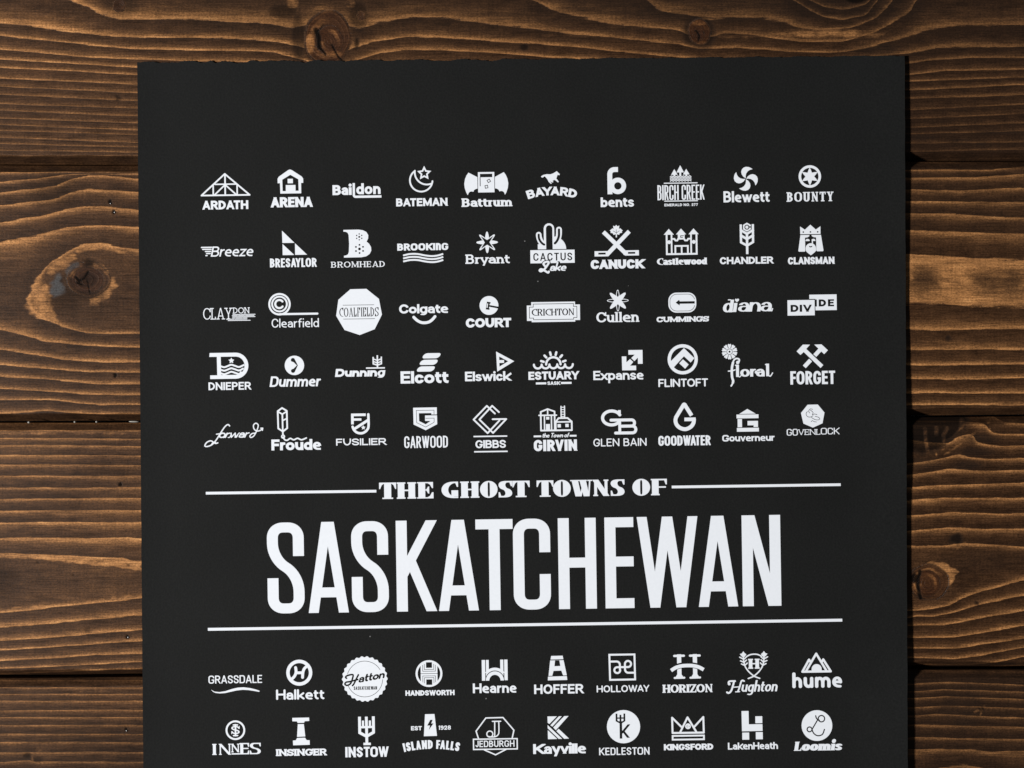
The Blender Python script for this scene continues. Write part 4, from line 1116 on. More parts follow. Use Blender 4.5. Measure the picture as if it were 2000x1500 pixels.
f = B_(1140, 555)
E, W = logo(f, (512, 500), 'eight petal star with slit petals above a slab serif word')
W.text('Cullen', FS(.22, .15, xh=.72, sp=.03, serif=(.07, .11)), 190, 832, 570, 152)
spikes(E, 517, 246, 164, 62, (0, 90, 180, 270)); spikes(E, 517, 248, 168, 74, (45, 135, 225, 315)); E.disc(517, 248, 66)
for k in range(4):
    c, s_ = math.cos(PI / 2 * k), math.sin(PI / 2 * k)
    E.poly(*[(517 + x * c - y * s_, 246 + x * s_ + y * c) for x, y in ((56, -4), (78, -17), (146, -7), (146, 7), (78, 17), (56, 4))], sg=-1)

E, W = logo(f, (1487, 525), 'rounded badge with a left pointing arrow above wide capitals')
W.text('CUMMINGS', FS(.34, .25, rmax=.35, sp=.03, serif=(.03, .22)), 1095, 1882, 566, 80)
def rrect(I, x0, y0, x1, y1, r, sg=1):
    I.poly(*round_path([(x0, y0, 1), (x1, y0, 1), (x1, y1, 1), (x0, y1, 1)], True, 8, .56, r, r), sg=sg)
rrect(E, 1276, 126, 1695, 427, 122); rrect(E, 1297, 147, 1676, 406, 105, -1); rrect(E, 1304, 154, 1669, 399, 100)
E.rect(1640, 230, 1690, 320)
E.poly((1385, 276), (1438, 234), (1446, 258), (1672, 258), (1672, 294), (1446, 294), (1446, 320), sg=-1)

f = B_(1400, 555)
E, W = logo(f, (455, 370), 'fat brush script word with a heart over its second letter')
dst = FS(.27, .09, xh=.74, sp=-.035, slant=.16); dst['asc'] = 1.0; dst['rdot'] = False
E.text('d', dst, 82, 255, 418, 188); E.text('ana', dst, 312, 842, 412, 188)
E.text('l', FS(.27, xh=.74, asc=.72, slant=.16), 240, 310, 415, 188)
for x0, x1 in ((225, 262), (478, 505), (815, 838)): E.spline(16, (x0, 398), ((x0 + x1) / 2, 405), (x1, 372))
E.rect(170, 224, 215, 240)
E.poly((300, 268), (278, 244), (276, 224), (290, 214), (303, 226), (318, 214), (336, 222), (334, 246))

E, W = logo(f, (1430, 330), 'two stepped white labels splitting one word')
E.rect(1392, 158, 1802, 394); E.text('IDE', FS(.34, .27, sp=.26), 1468, 1762, 337, 106, sg=-1)
E.rect(1048, 222, 1482, 480, sg=-1); E.rect(1392, 158, 1480, 222); E.rect(1062, 236, 1470, 468)
E.rect(1474, 232, 1491, 336, sg=-1)
E.text('DIV', FS(.34, .27, sp=.18), 1108, 1422, 413, 106, sg=-1)

# ---- row 4
f = A_(380, 665)
E, W = logo(f, (360, 465), 'letter filled with waves and a star above plain capitals')
W.text('DNIEPER', FS(.21, sp=.1), 143, 580, 508, 80)
dd = [(160, 126), (425, 126)] + [(425 + 131 * math.sin(math.radians(a)), 260 - 134 * math.cos(math.radians(a))) for a in range(8, 173, 8)] + [(425, 394), (162, 394), (162, 356), (235, 356), (233, 166), (156, 166)]
E.poly(*dd)
din = [(273, 166), (425, 166)] + [(425 + 92 * math.sin(math.radians(a)), 260 - 94 * math.cos(math.radians(a))) for a in range(10, 171, 8)] + [(425, 354), (276, 354)]
E.poly(*din, sg=-1)
E.star(382, 208, 32, 16)
for i in range(3):
    E.spline(18, *[(x, y + 36 * i) for x, y in ((278, 266), (310, 274), (345, 262), (380, 250), (420, 262), (460, 274), (506 - 14 * i * i / 2, 256))], cap='sq')

E, W = logo(f, (1030, 425), 'disc with two kidney shaped cuts above an italic word')
W.text('Dummer', FS(.2, .17, xh=.72, sp=.06, slant=.16, rmax=.3), 770, 1300, 474, 108)
E.disc(1029, 256, 100)
E.poly(*[(1014 + 21 * math.cos(math.radians(a)), 200 + 21 * math.sin(math.radians(a))) for a in range(130, 341, 15)], (1064, 256), (1056, 258), (1020, 222), sg=-1)
E.poly(*[(1014 + 21 * math.cos(math.radians(a)), 312 - 21 * math.sin(math.radians(a))) for a in range(130, 341, 15)], (1064, 257), (1056, 254), (1020, 290), sg=-1)

E, W = logo(f, (1696, 330), 'slanted heavy word with a wheat ear growing from a bar')
W.text('Dunnıng', FS(.31, xh=.76, desc=.18, sp=.03, slant=.14), 1443, 1962, 371, 82)
E.line(14, (1770, 285), (1950, 285), cap='sq'); E.line(15, (1881, 162), (1881, 280), cap='sq')
E.line(14, (1838, 178), (1838, 242), (1881, 256), (1922, 242), (1922, 176), cap='sq', join='miter')
for y in (192, 218): E.line(12, (1840, y), (1881, y + 16), (1920, y), cap='sq')

f = A_(760, 665)
E, W = logo(f, (362, 390), 'three leaning rounded slabs above a heavy word')
W.text('Elcott', FS(.25, xh=.72, sp=.045), 118, 610, 440, 126)
for cx, cy in ((440, 158), (409, 225), (379, 293)):
    P = [(cx - 105, cy + 27), (cx - 68, cy - 27), (cx + 105, cy - 27), (cx + 68, cy + 27)]
    E.poly(*round_path([(p[0], p[1], 1) for p in P], True, 6, .56, 30, 30))

E, W = logo(f, (1012, 370), 'flag shaped triangle outline above a bold word')
W.text('Elswick', FS(.235, xh=.72, sp=.04), 780, 1247, 416, 98)
E.poly((1103, 115), (1288, 217), (1112, 322)); E.poly((1134, 166), (1226, 217), (1136, 270), sg=-1)
E.rect(1130, 203, 1184, 233)

E, W = logo(f, (1690, 365), 'half sun with rays over scalloped waves above bold capitals')
W.text('ESTUARY', FS(.275, sp=.05), 1432, 1950, 402, 84); W.text('SASK', FS(.3, .27, sp=.06), 1626, 1756, 456, 35)
W.line(21, (1518, 439), (1604, 439), cap='sq'); W.line(21, (1776, 438), (1864, 438), cap='sq')
E.arc(22, 1690, 246, 74, 0, 180)
for a in (18, 47, 76, 104, 133, 162):
    c, s_ = math.cos(math.radians(a)), math.sin(math.radians(a)); E.line(23, (1690 + 104 * c, 250 - 104 * s_), (1690 + 132 * c, 250 - 132 * s_))
for i in range(5):
    x = 1530 + 80 * i
    E.arc(21, x, 246, 40, 180, 360, n=14)
E.rect(1610, 236, 1770, 242, sg=-1) if False else None

f = B_(1140, 665)
E, W = logo(f, (520, 540), 'two opposed corner arrows above a bold word')
W.text('Expanse', FS(.215, xh=.74, desc=.36, sp=.05), 145, 900, 590, 137)
E.poly((677, 147), (889, 147), (889, 355), (818, 355), (818, 262), (765, 313), (719, 267), (772, 216), (677, 216))
E.poly((577, 241), (645, 241), (645, 330), (700, 281), (748, 326), (700, 381), (790, 381), (790, 450), (580, 450))

E, W = logo(f, (1495, 635), 'ring holding a folded chevron above rounded capitals')
W.text('FLINTOFT', FS(.2, sp=.06, cap='round'), 1122, 1868, 696, 122)
E.disc(1493, 283, 227); E.disc(1493, 283, 178, sg=-1)
E.poly((1514, 114), (1668, 268), (1612, 333), (1512, 237), (1358, 400), (1305, 345), (1318, 305)); E.poly((1497, 283), (1581, 362), (1527, 425), (1440, 342))

f = B_(1400, 665)
E, W = logo(f, (500, 520), 'flowering curled lowercase word with a round blossom')
fst = FS(.2, .09, xh=.58, sp=.03, serif=None)
W.spline(24, (308, 340), (335, 318), (338, 280), (300, 268), (262, 290), (236, 350)); W.disc(318, 326, 25)
W.spline(36, (246, 330), (230, 400), (226, 480), (230, 550), (244, 600), (240, 630)); W.spline(24, (244, 600), (236, 640), (214, 678))
W.spline(18, (175, 456), (230, 452), (275, 438))
W.text('l', FS(.24, asc=1.), 290, 335, 545, 185); W.text('ora', FS(.25, .12, xh=.62, sp=.02), 352, 722, 543, 185); W.text('l', FS(.24), 742, 790, 540, 188)
W.spline(14, (320, 535), (345, 545), (370, 515)); W.spline(17, (775, 525), (805, 540), (838, 492)); W.rect(728, 356, 770, 374); W.rect(276, 362, 310, 378)
W.disc(592, 478, 22)
pts = []
for k in range(10):
    a = math.radians(90 + 36 * k)
    for da, r in ((-18, 88), (-15, 106), (-8, 119), (0, 110), (8, 119), (15, 106)):
        pts.append((197 + r * math.cos(a + math.radians(da)), 164 - r * math.sin(a + math.radians(da))))
E.poly(*pts)
for k in range(10):
    a = math.radians(72 + 36 * k); c, s_ = math.cos(a), math.sin(a)
    E.line(10, (197 + 60 * c, 164 - 60 * s_), (197 + 100 * c, 164 - 100 * s_), sg=-1)
E.ring(8, 197, 164, 42, sg=-1); E.disc(197, 164, 15, sg=-1)

E, W = logo(f, (1440, 560), 'crossed hammers above tall narrow capitals')
W.text('FORGET', FS(.2, .17, rmax=.28, sp=.07), 1105, 1778, 658, 200)
E.poly((1675, 150), (1580, 60), (1472, 62), (1532, 118), (1526, 160), (1575, 165), (1618, 208)); E.line(60, (1550, 150), (1338, 372), cap='sq')
E.line(92, (1320, 140), (1600, 410), sg=-1, cap='sq'); E.poly((1675, 150), (1580, 60), (1472, 62), (1520, 110), (1575, 165), (1618, 208))
E.poly((1205, 160), (1300, 60), (1408, 62), (1352, 122), (1355, 165), (1312, 170), (1262, 215)); E.line(60, (1330, 148), (1560, 372), cap='sq')

# ---- row 5
f = A_(380, 782)
E, W = logo(f, (400, 370), 'thin flowing script word ending in a looped arrow')
E.spline(13, (362, 262), (345, 248), (315, 268), (270, 330), (225, 400), (180, 450), (130, 470), (104, 462), (125, 428), (165, 412), (195, 428), (215, 440), (238, 434))
E.spline(11, (170, 455), (190, 430), (215, 430)); E.spline(11, (225, 345), (265, 340), (290, 332))
E.text('orwar', FS(.16, .14, xh=.62, sp=.0, slant=.42, cap='round'), 240, 575, 385, 88)
E.spline(12, (620, 340), (590, 345), (568, 370), (580, 384), (605, 372), (625, 345), (650, 290), (655, 255), (632, 238), (608, 258), (612, 295), (640, 318), (672, 314), (695, 300))
E.line(12, (682, 290), (702, 290), (698, 312))
for x in (300, 355, 425, 490): E.spline(9, (x - 10, 380), (x + 6, 378), (x + 22, 350))

E, W = logo(f, (1043, 460), 'fountain pen drawing a wavy line above a heavy word')
W.text('Froude', FS(.265, xh=.73, sp=.04), 790, 1302, 511, 112)
E.line(17, (905, 76), (953, 106), (955, 284), (910, 318), (863, 286), (860, 108), closed=True); E.line(15, (862, 112), (906, 140), (953, 112)); E.line(16, (907, 140), (909, 318)); E.line(14, (910, 205), (950, 186))
E.line(16, (909, 318), (910, 360)); E.disc(911, 370, 21); E.disc(910, 366, 6, sg=-1)
E.spline(15, (912, 378), (930, 404), (955, 408), (985, 390), (1020, 405), (1060, 390), (1100, 406), (1150, 388))

E, W = logo(f, (1712, 425), 'split shield monogram with a star above wide capitals')
W.text('FUSILIER', FS(.2, .18, sp=.12), 1455, 1970, 461, 70)
E.line(27, (1626, 232), (1626, 148), (1750, 148), cap='sq', join='miter'); E.line(24, (1630, 196), (1706, 196), cap='sq')
E.spline(25, (1790, 145), (1791, 262), (1775, 305), (1740, 332), (1705, 338), (1668, 328), (1640, 302), (1627, 270)); E.line(27, (1652, 288), (1785, 205), cap='sq'); E.star(1737, 280, 25, 12)

f = A_(760, 782)
E, W = logo(f, (378, 425), 'inlined shield letter above tall light capitals')
W.text('GARWOOD', FS(.135, .12, rmax=.2, sp=.07), 155, 604, 488, 122)
E.poly((252, 74), (495, 73), (495, 146), (438, 146), (438, 131), (310, 131), (312, 212), (378, 246), (428, 213), (373, 211), (373, 155), (496, 155), (497, 246), (378, 307), (254, 246))
E.line(5, (466, 144), (466, 102), (284, 102), (286, 227), (378, 274), (466, 226), (466, 184), (378, 184), sg=-1, join='miter', cap='butt')

E, W = logo(f, (1043, 450), 'interlaced diamond line monogram above ruled capitals')
W.text('GIBBS', FS(.215, sp=.06), 887, 1200, 490, 82); W.line(14, (876, 369), (1208, 369), cap='sq'); W.line(14, (880, 526), (1210, 526), cap='sq')
E.line(17, (1134, 122), (1065, 56), (932, 195), (1070, 335), (1208, 194), (1068, 194)); E.line(17, (1092, 136), (1010, 56), (872, 195), (1014, 336), (1138, 208))

E, W = logo(f, (1710, 420), 'mill tower and cottage line drawing above blocky capitals')
W.text('GIRVIN', FS(.27, .23, rmax=.24, sp=.08, k=.5), 1487, 1930, 520, 116)
W.text('the Town of', FS(.2, .17, xh=.62, sp=-.02, slant=.25, cap='round', desc=.2), 1572, 1855, 381, 47)
W.line(18, (1496, 367), (1556, 367), cap='sq'); W.line(18, (1866, 366), (1918, 366), cap='sq')
E.line(17, (1563, 116), (1563, 308), (1880, 308), (1880, 220), (1838, 183), (1745, 183), (1715, 222), (1715, 305), join='round'); E.line(15, (1720, 222), (1875, 222))
E.line(16, (1563, 116), (1634, 88), (1705, 114), (1705, 305)); E.line(15, (1545, 152), (1724, 152)); E.line(14, (1634, 92), (1634, 150))
E.line(14, (1600, 155), (1600, 305)); E.line(14, (1672, 155), (1672, 305)); E.rect(1618, 168, 1650, 196); E.rect(1614, 242, 1656, 308)
E.rect(1734, 244, 1768, 279); E.rect(1814, 242, 1848, 276)
E.line(12, (1772, 62), (1772, 180)); E.line(12, (1808, 60), (1808, 180))
for y in (72, 96, 120, 144, 166): E.line(9, (1772, y), (1808, y))

f = B_(1140, 782)
E, W = logo(f, (545, 630), 'interlocked slab letters above thin wide capitals')
W.text('GLEN BAIN', FS(.155, sp=.11, cap='round'), 145, 945, 688, 118)
E.arc(46, 425, 262, 136, 25, 318, ry=105); E.rect(522, 146, 564, 216)
E.rline(44, (415, 295), (768, 295, 1), (768, 388, 1), (560, 388), rmax=46); E.rline(44, (560, 388), (786, 388, 1), (786, 490, 1), (482, 490), rmax=50); E.line(42, (545, 300), (545, 485), cap='sq'); E.poly((500, 330), (545, 290), (545, 360), (520, 352))

E, W = logo(f, (1515, 610), 'open water drop letter above narrow heavy capitals')
W.text('GOODWATER', FS(.205, .17, rmax=.24, sp=.06), 1122, 1907, 678, 150)
E.rline(58, (1612, 205), (1518, 52, 1), (1405, 232), rmax=20, cap='sq')
E.spline(58, (1412, 222), (1390, 262), (1384, 310), (1400, 362), (1440, 405), (1500, 430), (1555, 428), (1615, 396), (1652, 345), (1662, 286)); E.line(54, (1660, 286), (1545, 286), cap='sq')

f = B_(1400, 782)
E, W = logo(f, (472, 565), 'temple front built from blocks above a narrow bold word')
W.text('Gouverneur', FS(.245, .21, rmax=.26, xh=.76, sp=.05), 82, 867, 612, 97)
E.poly((465, 128), (590, 201), (340, 203)); E.rect(301, 211, 631, 269); E.rect(316, 278, 382, 402); E.poly((465, 309), (622, 309), (622, 401), (556, 401), (556, 375), (465, 375)); E.rect(304, 412, 634, 469)

E, W = logo(f, (1445, 465), 'seven sided seal with fine curled initials above slab capitals')
W.text('GO', FS(.165, .12, rmax=.22, sp=.08), 1050, 1218, 524, 100)
W.text('VENL', FS(.15, .11, sp=.02, serif=(.08, .11)), 1222, 1560, 517, 84); W.text('OCK', FS(.165, .12, rmax=.22, sp=.1), 1562, 1842, 514, 98)
E.poly((1370, 64), (1523, 63), (1622, 186), (1590, 346), (1445, 409), (1303, 346), (1268, 187))
for p in (((1445, 135), (1410, 128), (1385, 160), (1400, 190)), ((1365, 165), (1345, 200), (1365, 240), (1410, 250), (1450, 230)), ((1410, 145), (1450, 180), (1440, 215), (1470, 205), (1510, 215)), ((1425, 255), (1470, 285), (1520, 295), (1550, 280), (1530, 255), (1480, 240)), ((1420, 320), (1440, 305), (1465, 320), (1500, 325))):
    E.spline(8, *p, sg=-1)

# ---- row 6
f = A_(390, 1265)
E, W = logo(f, (362, 330), 'light squared capitals above a long swoosh')
W.text('GRASSDALE', FS(.155, .14, rmax=.22, sp=.1), 90, 641, 366, 82)
up = [(115, 428), (150, 448), (200, 454), (260, 446), (330, 424), (390, 411), (450, 408), (520, 418), (580, 434), (614, 447)]
dn = [(611, 458), (560, 448), (500, 438), (440, 434), (380, 440), (320, 452), (260, 465), (205, 468), (160, 462), (135, 450)]
E.poly(*up, *dn)

E, W = logo(f, (1028, 480), 'ring with a curved letter inside above a rounded bold word')
W.text('Halkett', FS(.2, xh=.7, sp=.07, cap='round'), 785, 1282, 533, 106)
E.disc(1027, 257, 134); E.disc(1027, 257, 99, sg=-1)
E.spline(29, (990, 204), (994, 250), (978, 292), (945, 325)); E.spline(29, (1108, 190), (1078, 218), (1064, 258), (1060, 306)); E.line(28, (994, 258), (1062, 258))

E, W = logo(f, (1697, 320), 'scalloped white bottle cap seal with slanted script')
pts = []
for i in range(26 * 6):
    a = 2 * PI * i / (26 * 6); r = 229 + 6.5 * math.cos(26 * a)
    pts.append((1697 + r * math.cos(a), 322 + r * math.sin(a)))
E.poly(*pts); E.ring(5, 1697, 322, 184, sg=-1, n=64)
E.poly((1478, 300), (1520, 268), (1900, 225), (1912, 325), (1700, 345), (1500, 395))
hst = FS(.19, .15, xh=.62, sp=.0, slant=.25, cap='round')
E.spline(17, (1510, 312), (1500, 300), (1520, 284), (1575, 276), (1570, 318), (1550, 366), (1515, 385), (1492, 372), (1506, 352), (1545, 346), (1625, 326), sg=-1)
E.spline(17, (1632, 278), (1610, 320), (1585, 370), (1570, 388), sg=-1)
E.text('atton', FS(.215, .18, xh=.6, sp=.0, slant=.25, cap='round'), 1628, 1915, 362, 92, sg=-1, rise=.17)
E.text('SASKATCHEWAN', FS(.19, .16, rmax=.3, sp=.1), 1582, 1822, 433, 36, sg=-1)

f = A_(770, 1265)
E, W = logo(f, (367, 465), 'ring filled with nested line letter above small heavy capitals')
W.text('HANDSWORTH', FS(.29, sp=.05), 115, 620, 491, 54)
E.disc(360, 266, 138)
E.poly(*[(360 + 116 * math.cos(math.radians(a)), 266 + 116 * math.sin(math.radians(a))) for a in range(138, 223, 6)], (275, 190), (275, 342), sg=-1)
E.poly(*[(360 + 116 * math.cos(math.radians(a)), 266 + 116 * math.sin(math.radians(a))) for a in range(-42, 43, 6)], (447, 342), (447, 190), sg=-1)
E.rect(331, 150, 392, 207, sg=-1); E.rect(331, 326, 392, 382, sg=-1)
for o, b in ((18, 224), (35, 242)):
    E.line(5, (331 - o, 156 + o * .6), (331 - o, b), (392 + o, b), (392 + o, 156 + o * .6), sg=-1, cap='butt', join='miter')
    E.line(5, (331 - o, 376 - o * .6), (331 - o, 532 - b), (392 + o, 532 - b), (392 + o, 376 - o * .6), sg=-1, cap='butt', join='miter')
E.line(5, (275, 266), (447, 266), sg=-1, cap='butt')

E, W = logo(f, (1032, 415), 'bridge arch letter between four bars above a bold word')
W.text('Hearne', FS(.215, xh=.74, sp=.07), 808, 1257, 465, 100)
E.rect(903, 125, 938, 338); E.rect(1134, 124, 1168, 336)
E.rect(946, 125, 975, 290); E.rect(1093, 124, 1125, 290); E.poly(*[(1036 + 128 * math.cos(math.radians(a)), 338 - 133 * math.sin(math.radians(a))) for a in range(35, 146, 6)])
E.poly(*[(1036 + 100 * math.cos(math.radians(a)), 338 - 103 * math.sin(math.radians(a))) for a in range(0, 181, 9)], sg=-1)
E.poly((945, 270), (975, 290), (940, 345), sg=-1) if False else None
E.poly(*[(1036 + 93 * math.cos(math.radians(a)), 338 - 95 * math.sin(math.radians(a))) for a in range(0, 181, 9)]); E.poly(*[(1036 + 58 * math.cos(math.radians(a)), 339 - 60 * math.sin(math.radians(a))) for a in range(0, 181, 9)], sg=-1)
E.rect(940, 332, 1132, 341, sg=-1) if False else None

E, W = logo(f, (1690, 420), 'tapering tower letter with cap and plinth above rounded capitals')
W.text('HOFFER', FS(.22, sp=.09), 1438, 1945, 473, 97)
E.poly((1618, 84), (1736, 83), (1743, 119), (1611, 121)); E.poly((1607, 130), (1745, 129), (1776, 285), (1738, 286), (1720, 236), (1640, 238), (1626, 288), (1588, 289))
E.poly((1657, 131), (1702, 131), (1711, 188), (1650, 190), sg=-1); E.poly((1583, 296), (1776, 293), (1780, 333), (1580, 335))

f = B_(1150, 1265)
E, W = logo(f, (512, 615), 'square frame with a looping line monogram above rounded capitals')
W.text('HOLLOWAY', FS(.195, sp=.1, cap='round'), 118, 910, 667, 104)
E.line(28, (316, 104), (693, 104), (698, 479), (322, 481), closed=True, join='miter')
E.rline(29, (326, 206), (472, 206, 1), (472, 330), cap='butt', rmax=50); E.arc(29, 432, 336, 44, 0, -270, n=30); E.line(29, (430, 292), (600, 292), cap='butt')
E.arc(29, 594, 246, 46, 270, 540, n=30); E.rline(29, (548, 246), (548, 378, 1), (690, 378), cap='butt', rmax=52); E.line(29, (472, 320), (474, 340), cap='butt')

E, W = logo(f, (1485, 610), 'two columns crossed by an arched bridge above serif capitals')
W.text('HORIZON', FS(.29, .13, sp=.0, serif=(.06, .11)), 1108, 1864, 673, 122)
for x in (1363, 1600):
    E.line(34, (x - 72, 121), (x + 72, 120)); E.line(64, (x, 130), (x + 2, 430), cap='sq'); E.line(30, (x - 70, 452), (x + 74, 450)); E.poly((x - 32, 400), (x + 34, 400), (x + 60, 440), (x - 56, 440))
E.spline(84, (1235, 345), (1310, 292), (1395, 266), (1485, 260), (1575, 266), (1660, 290), (1740, 340), sg=-1, cap='butt')
E.spline(54, (1240, 340), (1310, 298), (1395, 274), (1485, 268), (1575, 273), (1660, 296), (1730, 334), cap='butt')

f = B_(1410, 1265)
E, W = logo(f, (455, 610), 'laurel shield with a serif initial above an italic word')
hi_ = FS(.17, .11, xh=.62, sp=.04, slant=.2, desc=.3, serif=None)
W.text('ughton', hi_, 285, 850, 660, 172)
W.spline(26, (110, 545), (100, 520), (120, 500), (200, 498)); W.spline(28, (185, 500), (165, 570), (140, 640), (105, 675), (75, 665)); W.spline(25, (335, 500), (310, 490), (290, 510), (265, 590), (240, 655)); W.line(16, (160, 590), (270, 585)); W.line(16, (205, 660), (265, 658)); W.disc(110, 540, 21)
E.text('H', FS(.36, .12, serif=(.07, .13)), 402, 570, 317, 150)
E.spline(20, (380, 130), (430, 106), (487, 98), (545, 104), (600, 130))
for m in (1, -1):
    X = lambda x: 484 + m * (x - 484)
    E.spline(20, (X(330), 110), (X(332), 190), (X(352), 275), (X(395), 345), (X(450), 400), (X(500), 435), (X(570), 462))
    E.poly((X(330), 52), (X(348), 78), (X(375), 98), (X(355), 130), (X(330), 150), (X(300), 125), (X(276), 92), (X(306), 85))
    for (a, b, c, d) in ((275, 140, 328, 170), (286, 195, 334, 218), (300, 242, 346, 265), (372, 140, 336, 172), (374, 185, 340, 218), (386, 230, 352, 262)):
        E.line(19, (X(a), b), (X(c), d))

E, W = logo(f, (1430, 560), 'outlined mountains with a low sun above rounded lowercase')
W.text('hume', FS(.215, xh=.7, sp=.1, cap='round'), 1058, 1806, 603, 236)
E.line(33, (1262, 358), (1423, 90), (1580, 358)); E.line(33, (1338, 215), (1314, 178), (1212, 358), (1638, 358), (1528, 178), (1505, 214))
E.poly(*[(1427 + 76 * math.cos(math.radians(a)), 322 - 76 * math.sin(math.radians(a))) for a in range(0, 181, 9)], (1351, 350), (1503, 350))

# ---- row 7
f = A_(390, 1380)
E, W = logo(f, (372, 440), 'ring with a dollar like initial above bold serif capitals')
IN = FS(.27, .1, sp=.02, serif=(.06, .09))
W.letters([('I', 136, 170), ('N', 197, 322)], IN, 494, 113); W.text('N', FS(.22, .11, serif=(.08, .1)), 322, 412, 470, 88); W.line(13, (333, 486), (403, 486), cap='sq'); W.text('ES', IN, 412, 628, 492, 116)
E.disc(370, 243, 101); E.disc(370, 243, 82, sg=-1); E.text('S', FS(.19, .14, serif=(.0, .06)), 328, 414, 283, 84)
E.line(17, (371, 188), (371, 298), cap='sq'); E.line(14, (350, 189), (392, 189)); E.line(14, (350, 298), (392, 298))

E, W = logo(f, (1045, 470), 'sectioned stone pillar letter above slab serif capitals')
W.text('INSINGER', FS(.31, .22, sp=.015, serif=(.055, .17)), 783, 1307, 505, 70)
E.poly((957, 115), (1130, 114), (1131, 149), (1085, 151), (1077, 167), (1012, 168), (1004, 152), (957, 150)); E.poly((1013, 180), (1075, 180), (1088, 308), (1003, 311)); E.poly((1004, 322), (1085, 320), (1102, 346), (1132, 347), (1133, 394), (962, 397), (960, 348), (990, 346))

E, W = logo(f, (1718, 465), 'five pronged fork above squared heavy capitals')
W.text('INSTOW', FS(.22, .195, rmax=.17, sp=.09, k=.3, n=3), 1497, 1942, 519, 106)
E.line(29, (1648, 118), (1648, 268), (1718, 306), (1790, 266), (1790, 116), cap='sq', join='miter'); E.line(28, (1718, 118), (1720, 372), cap='sq'); E.line(22, (1650, 212), (1788, 210), cap='butt'); E.line(22, (1683, 155), (1683, 205), cap='sq'); E.line(22, (1754, 155), (1754, 205), cap='sq'); E.line(25, (1697, 384), (1748, 384), cap='sq')

f = A_(770, 1380)
E, W = logo(f, (380, 400), 'tapered tower with a lightning bolt above arched capitals')
W.text('ISLAND FALLS', FS(.23, .19, rmax=.3, sp=.1), 100, 664, 434, 90, warp=(380, 1300.))
W.text('EST', FS(.28, sp=.06), 175, 286, 242, 43); W.text('1928', FS(.24, .2, sp=.1), 457, 585, 240, 43)
E.poly((321, 78), (418, 77), (441, 302), (306, 304)); E.poly((374, 137), (399, 136), (384, 174), (407, 173), (358, 240), (371, 195), (342, 195), sg=-1)

E, W = logo(f, (1038, 385), 'line drawn hexagon with a name banner across it')
W.text('JEDBURGH', FS(.165, .155, rmax=.2, sp=.12, k=.3, n=3), 835, 1236, 415, 66)
E.line(13, (868, 330), (843, 250), (946, 116), (1122, 114), (1232, 246), (1213, 328)); E.line(13, (925, 444), (1040, 496), (1152, 440))
E.rect(808, 326, 1270, 444, sg=-1); E.line(13, (815, 333), (1264, 333), (1264, 438), (815, 438), closed=True, join='miter')
E.line(12, (1012, 152), (1098, 152)); E.line(12, (1036, 155), (1034, 308)); E.spline(12, (1078, 155), (1078, 250), (1072, 285), (1045, 308), (1000, 312), (965, 306)); E.ring(12, 984, 282, 31)

E, W = logo(f, (1700, 435), 'letter built from diagonal stripes above a very heavy word')
W.text('Kayville', FS(.285, xh=.76, desc=.26, sp=.01), 1428, 1972, 484, 102)
E.poly((1580, 100), (1677, 100), (1598, 178), (1581, 164)); E.poly((1608, 191), (1697, 100), (1727, 100), (1629, 205)); E.poly((1637, 214), (1752, 99), (1797, 98), (1664, 242))
E.poly((1580, 188), (1728, 332), (1692, 332), (1581, 222)); E.poly((1581, 240), (1678, 333), (1582, 334)); E.poly((1669, 252), (1693, 228), (1798, 330), (1748, 332))

f = B_(1150, 1380)
E, W = logo(f, (532, 670), 'white disc with a fork shaped letter above light squared capitals')
W.text('KEDLESTON', FS(.17, .15, rmax=.17, sp=.13, k=.3, n=3), 155, 912, 726, 112)
E.disc(527, 302, 250)
E.line(38, (487, 240), (487, 462), sg=-1, cap='sq'); E.line(27, (424, 118), (424, 212), (487, 246), (542, 212), (542, 118), sg=-1, cap='sq', join='miter'); E.line(27, (483, 136), (483, 240), sg=-1, cap='sq'); E.line(20, (424, 172), (542, 172), sg=-1, cap='sq')
E.disc(455, 203, 14, 15); E.disc(513, 203, 14, 15)
E.poly((497, 375), (590, 268), (630, 268), (545, 372), (622, 470), (578, 470), (522, 396), (505, 408), sg=-1)

E, W = logo(f, (1497, 610), 'outlined crown with an eye above small heavy capitals')
W.text('KINGSFORD', FS(.325, sp=.025), 1128, 1870, 652, 92)
E.line(28, (1262, 394), (1258, 164), (1392, 300)); E.line(28, (1378, 380), (1490, 162), (1618, 380)); E.line(28, (1592, 302), (1727, 160), (1731, 394)); E.line(29, (1262, 394), (1731, 394), join='miter')
E.line(25, (1262, 438), (1732, 438), (1732, 494), (1262, 494), closed=True, join='miter')
E.disc(1495, 296, 43); E.line(6, (1485, 280), (1476, 296), (1485, 312), sg=-1); E.disc(1512, 296, 6, sg=-1)

f = B_(1410, 1380)
E, W = logo(f, (465, 600), 'block built letter of bars and squares above a plain word')
W.text('LakenHeath', FS(.215, xh=.74, sp=.045), 90, 842, 642, 104)
E.poly((302, 65), (408, 65), (409, 266), (613, 266), (614, 368), (305, 370)); E.rect(508, 147, 612, 251); E.rect(308, 389, 412, 496); E.rect(512, 385, 616, 493)

E, W = logo(f, (1440, 590), 'white disc with a looped line letter above fat italic word')
W.text('Loomis', FS(.41, .1, xh=.72, sp=-.03, slant=.17, serif=(.05, .08)), 1080, 1815, 660, 136)
E.disc(1432, 285, 231)
E.ring(18, 1501, 183, 48, sg=-1); E.spline(18, (1416, 138), (1424, 170), (1446, 196), (1470, 206), sg=-1); E.line(18, (1446, 196), (1360, 338), sg=-1); E.ring(18, 1320, 341, 36, sg=-1); E.spline(18, (1358, 345), (1378, 395), (1418, 430), (1462, 438), (1515, 415), (1544, 345), sg=-1)

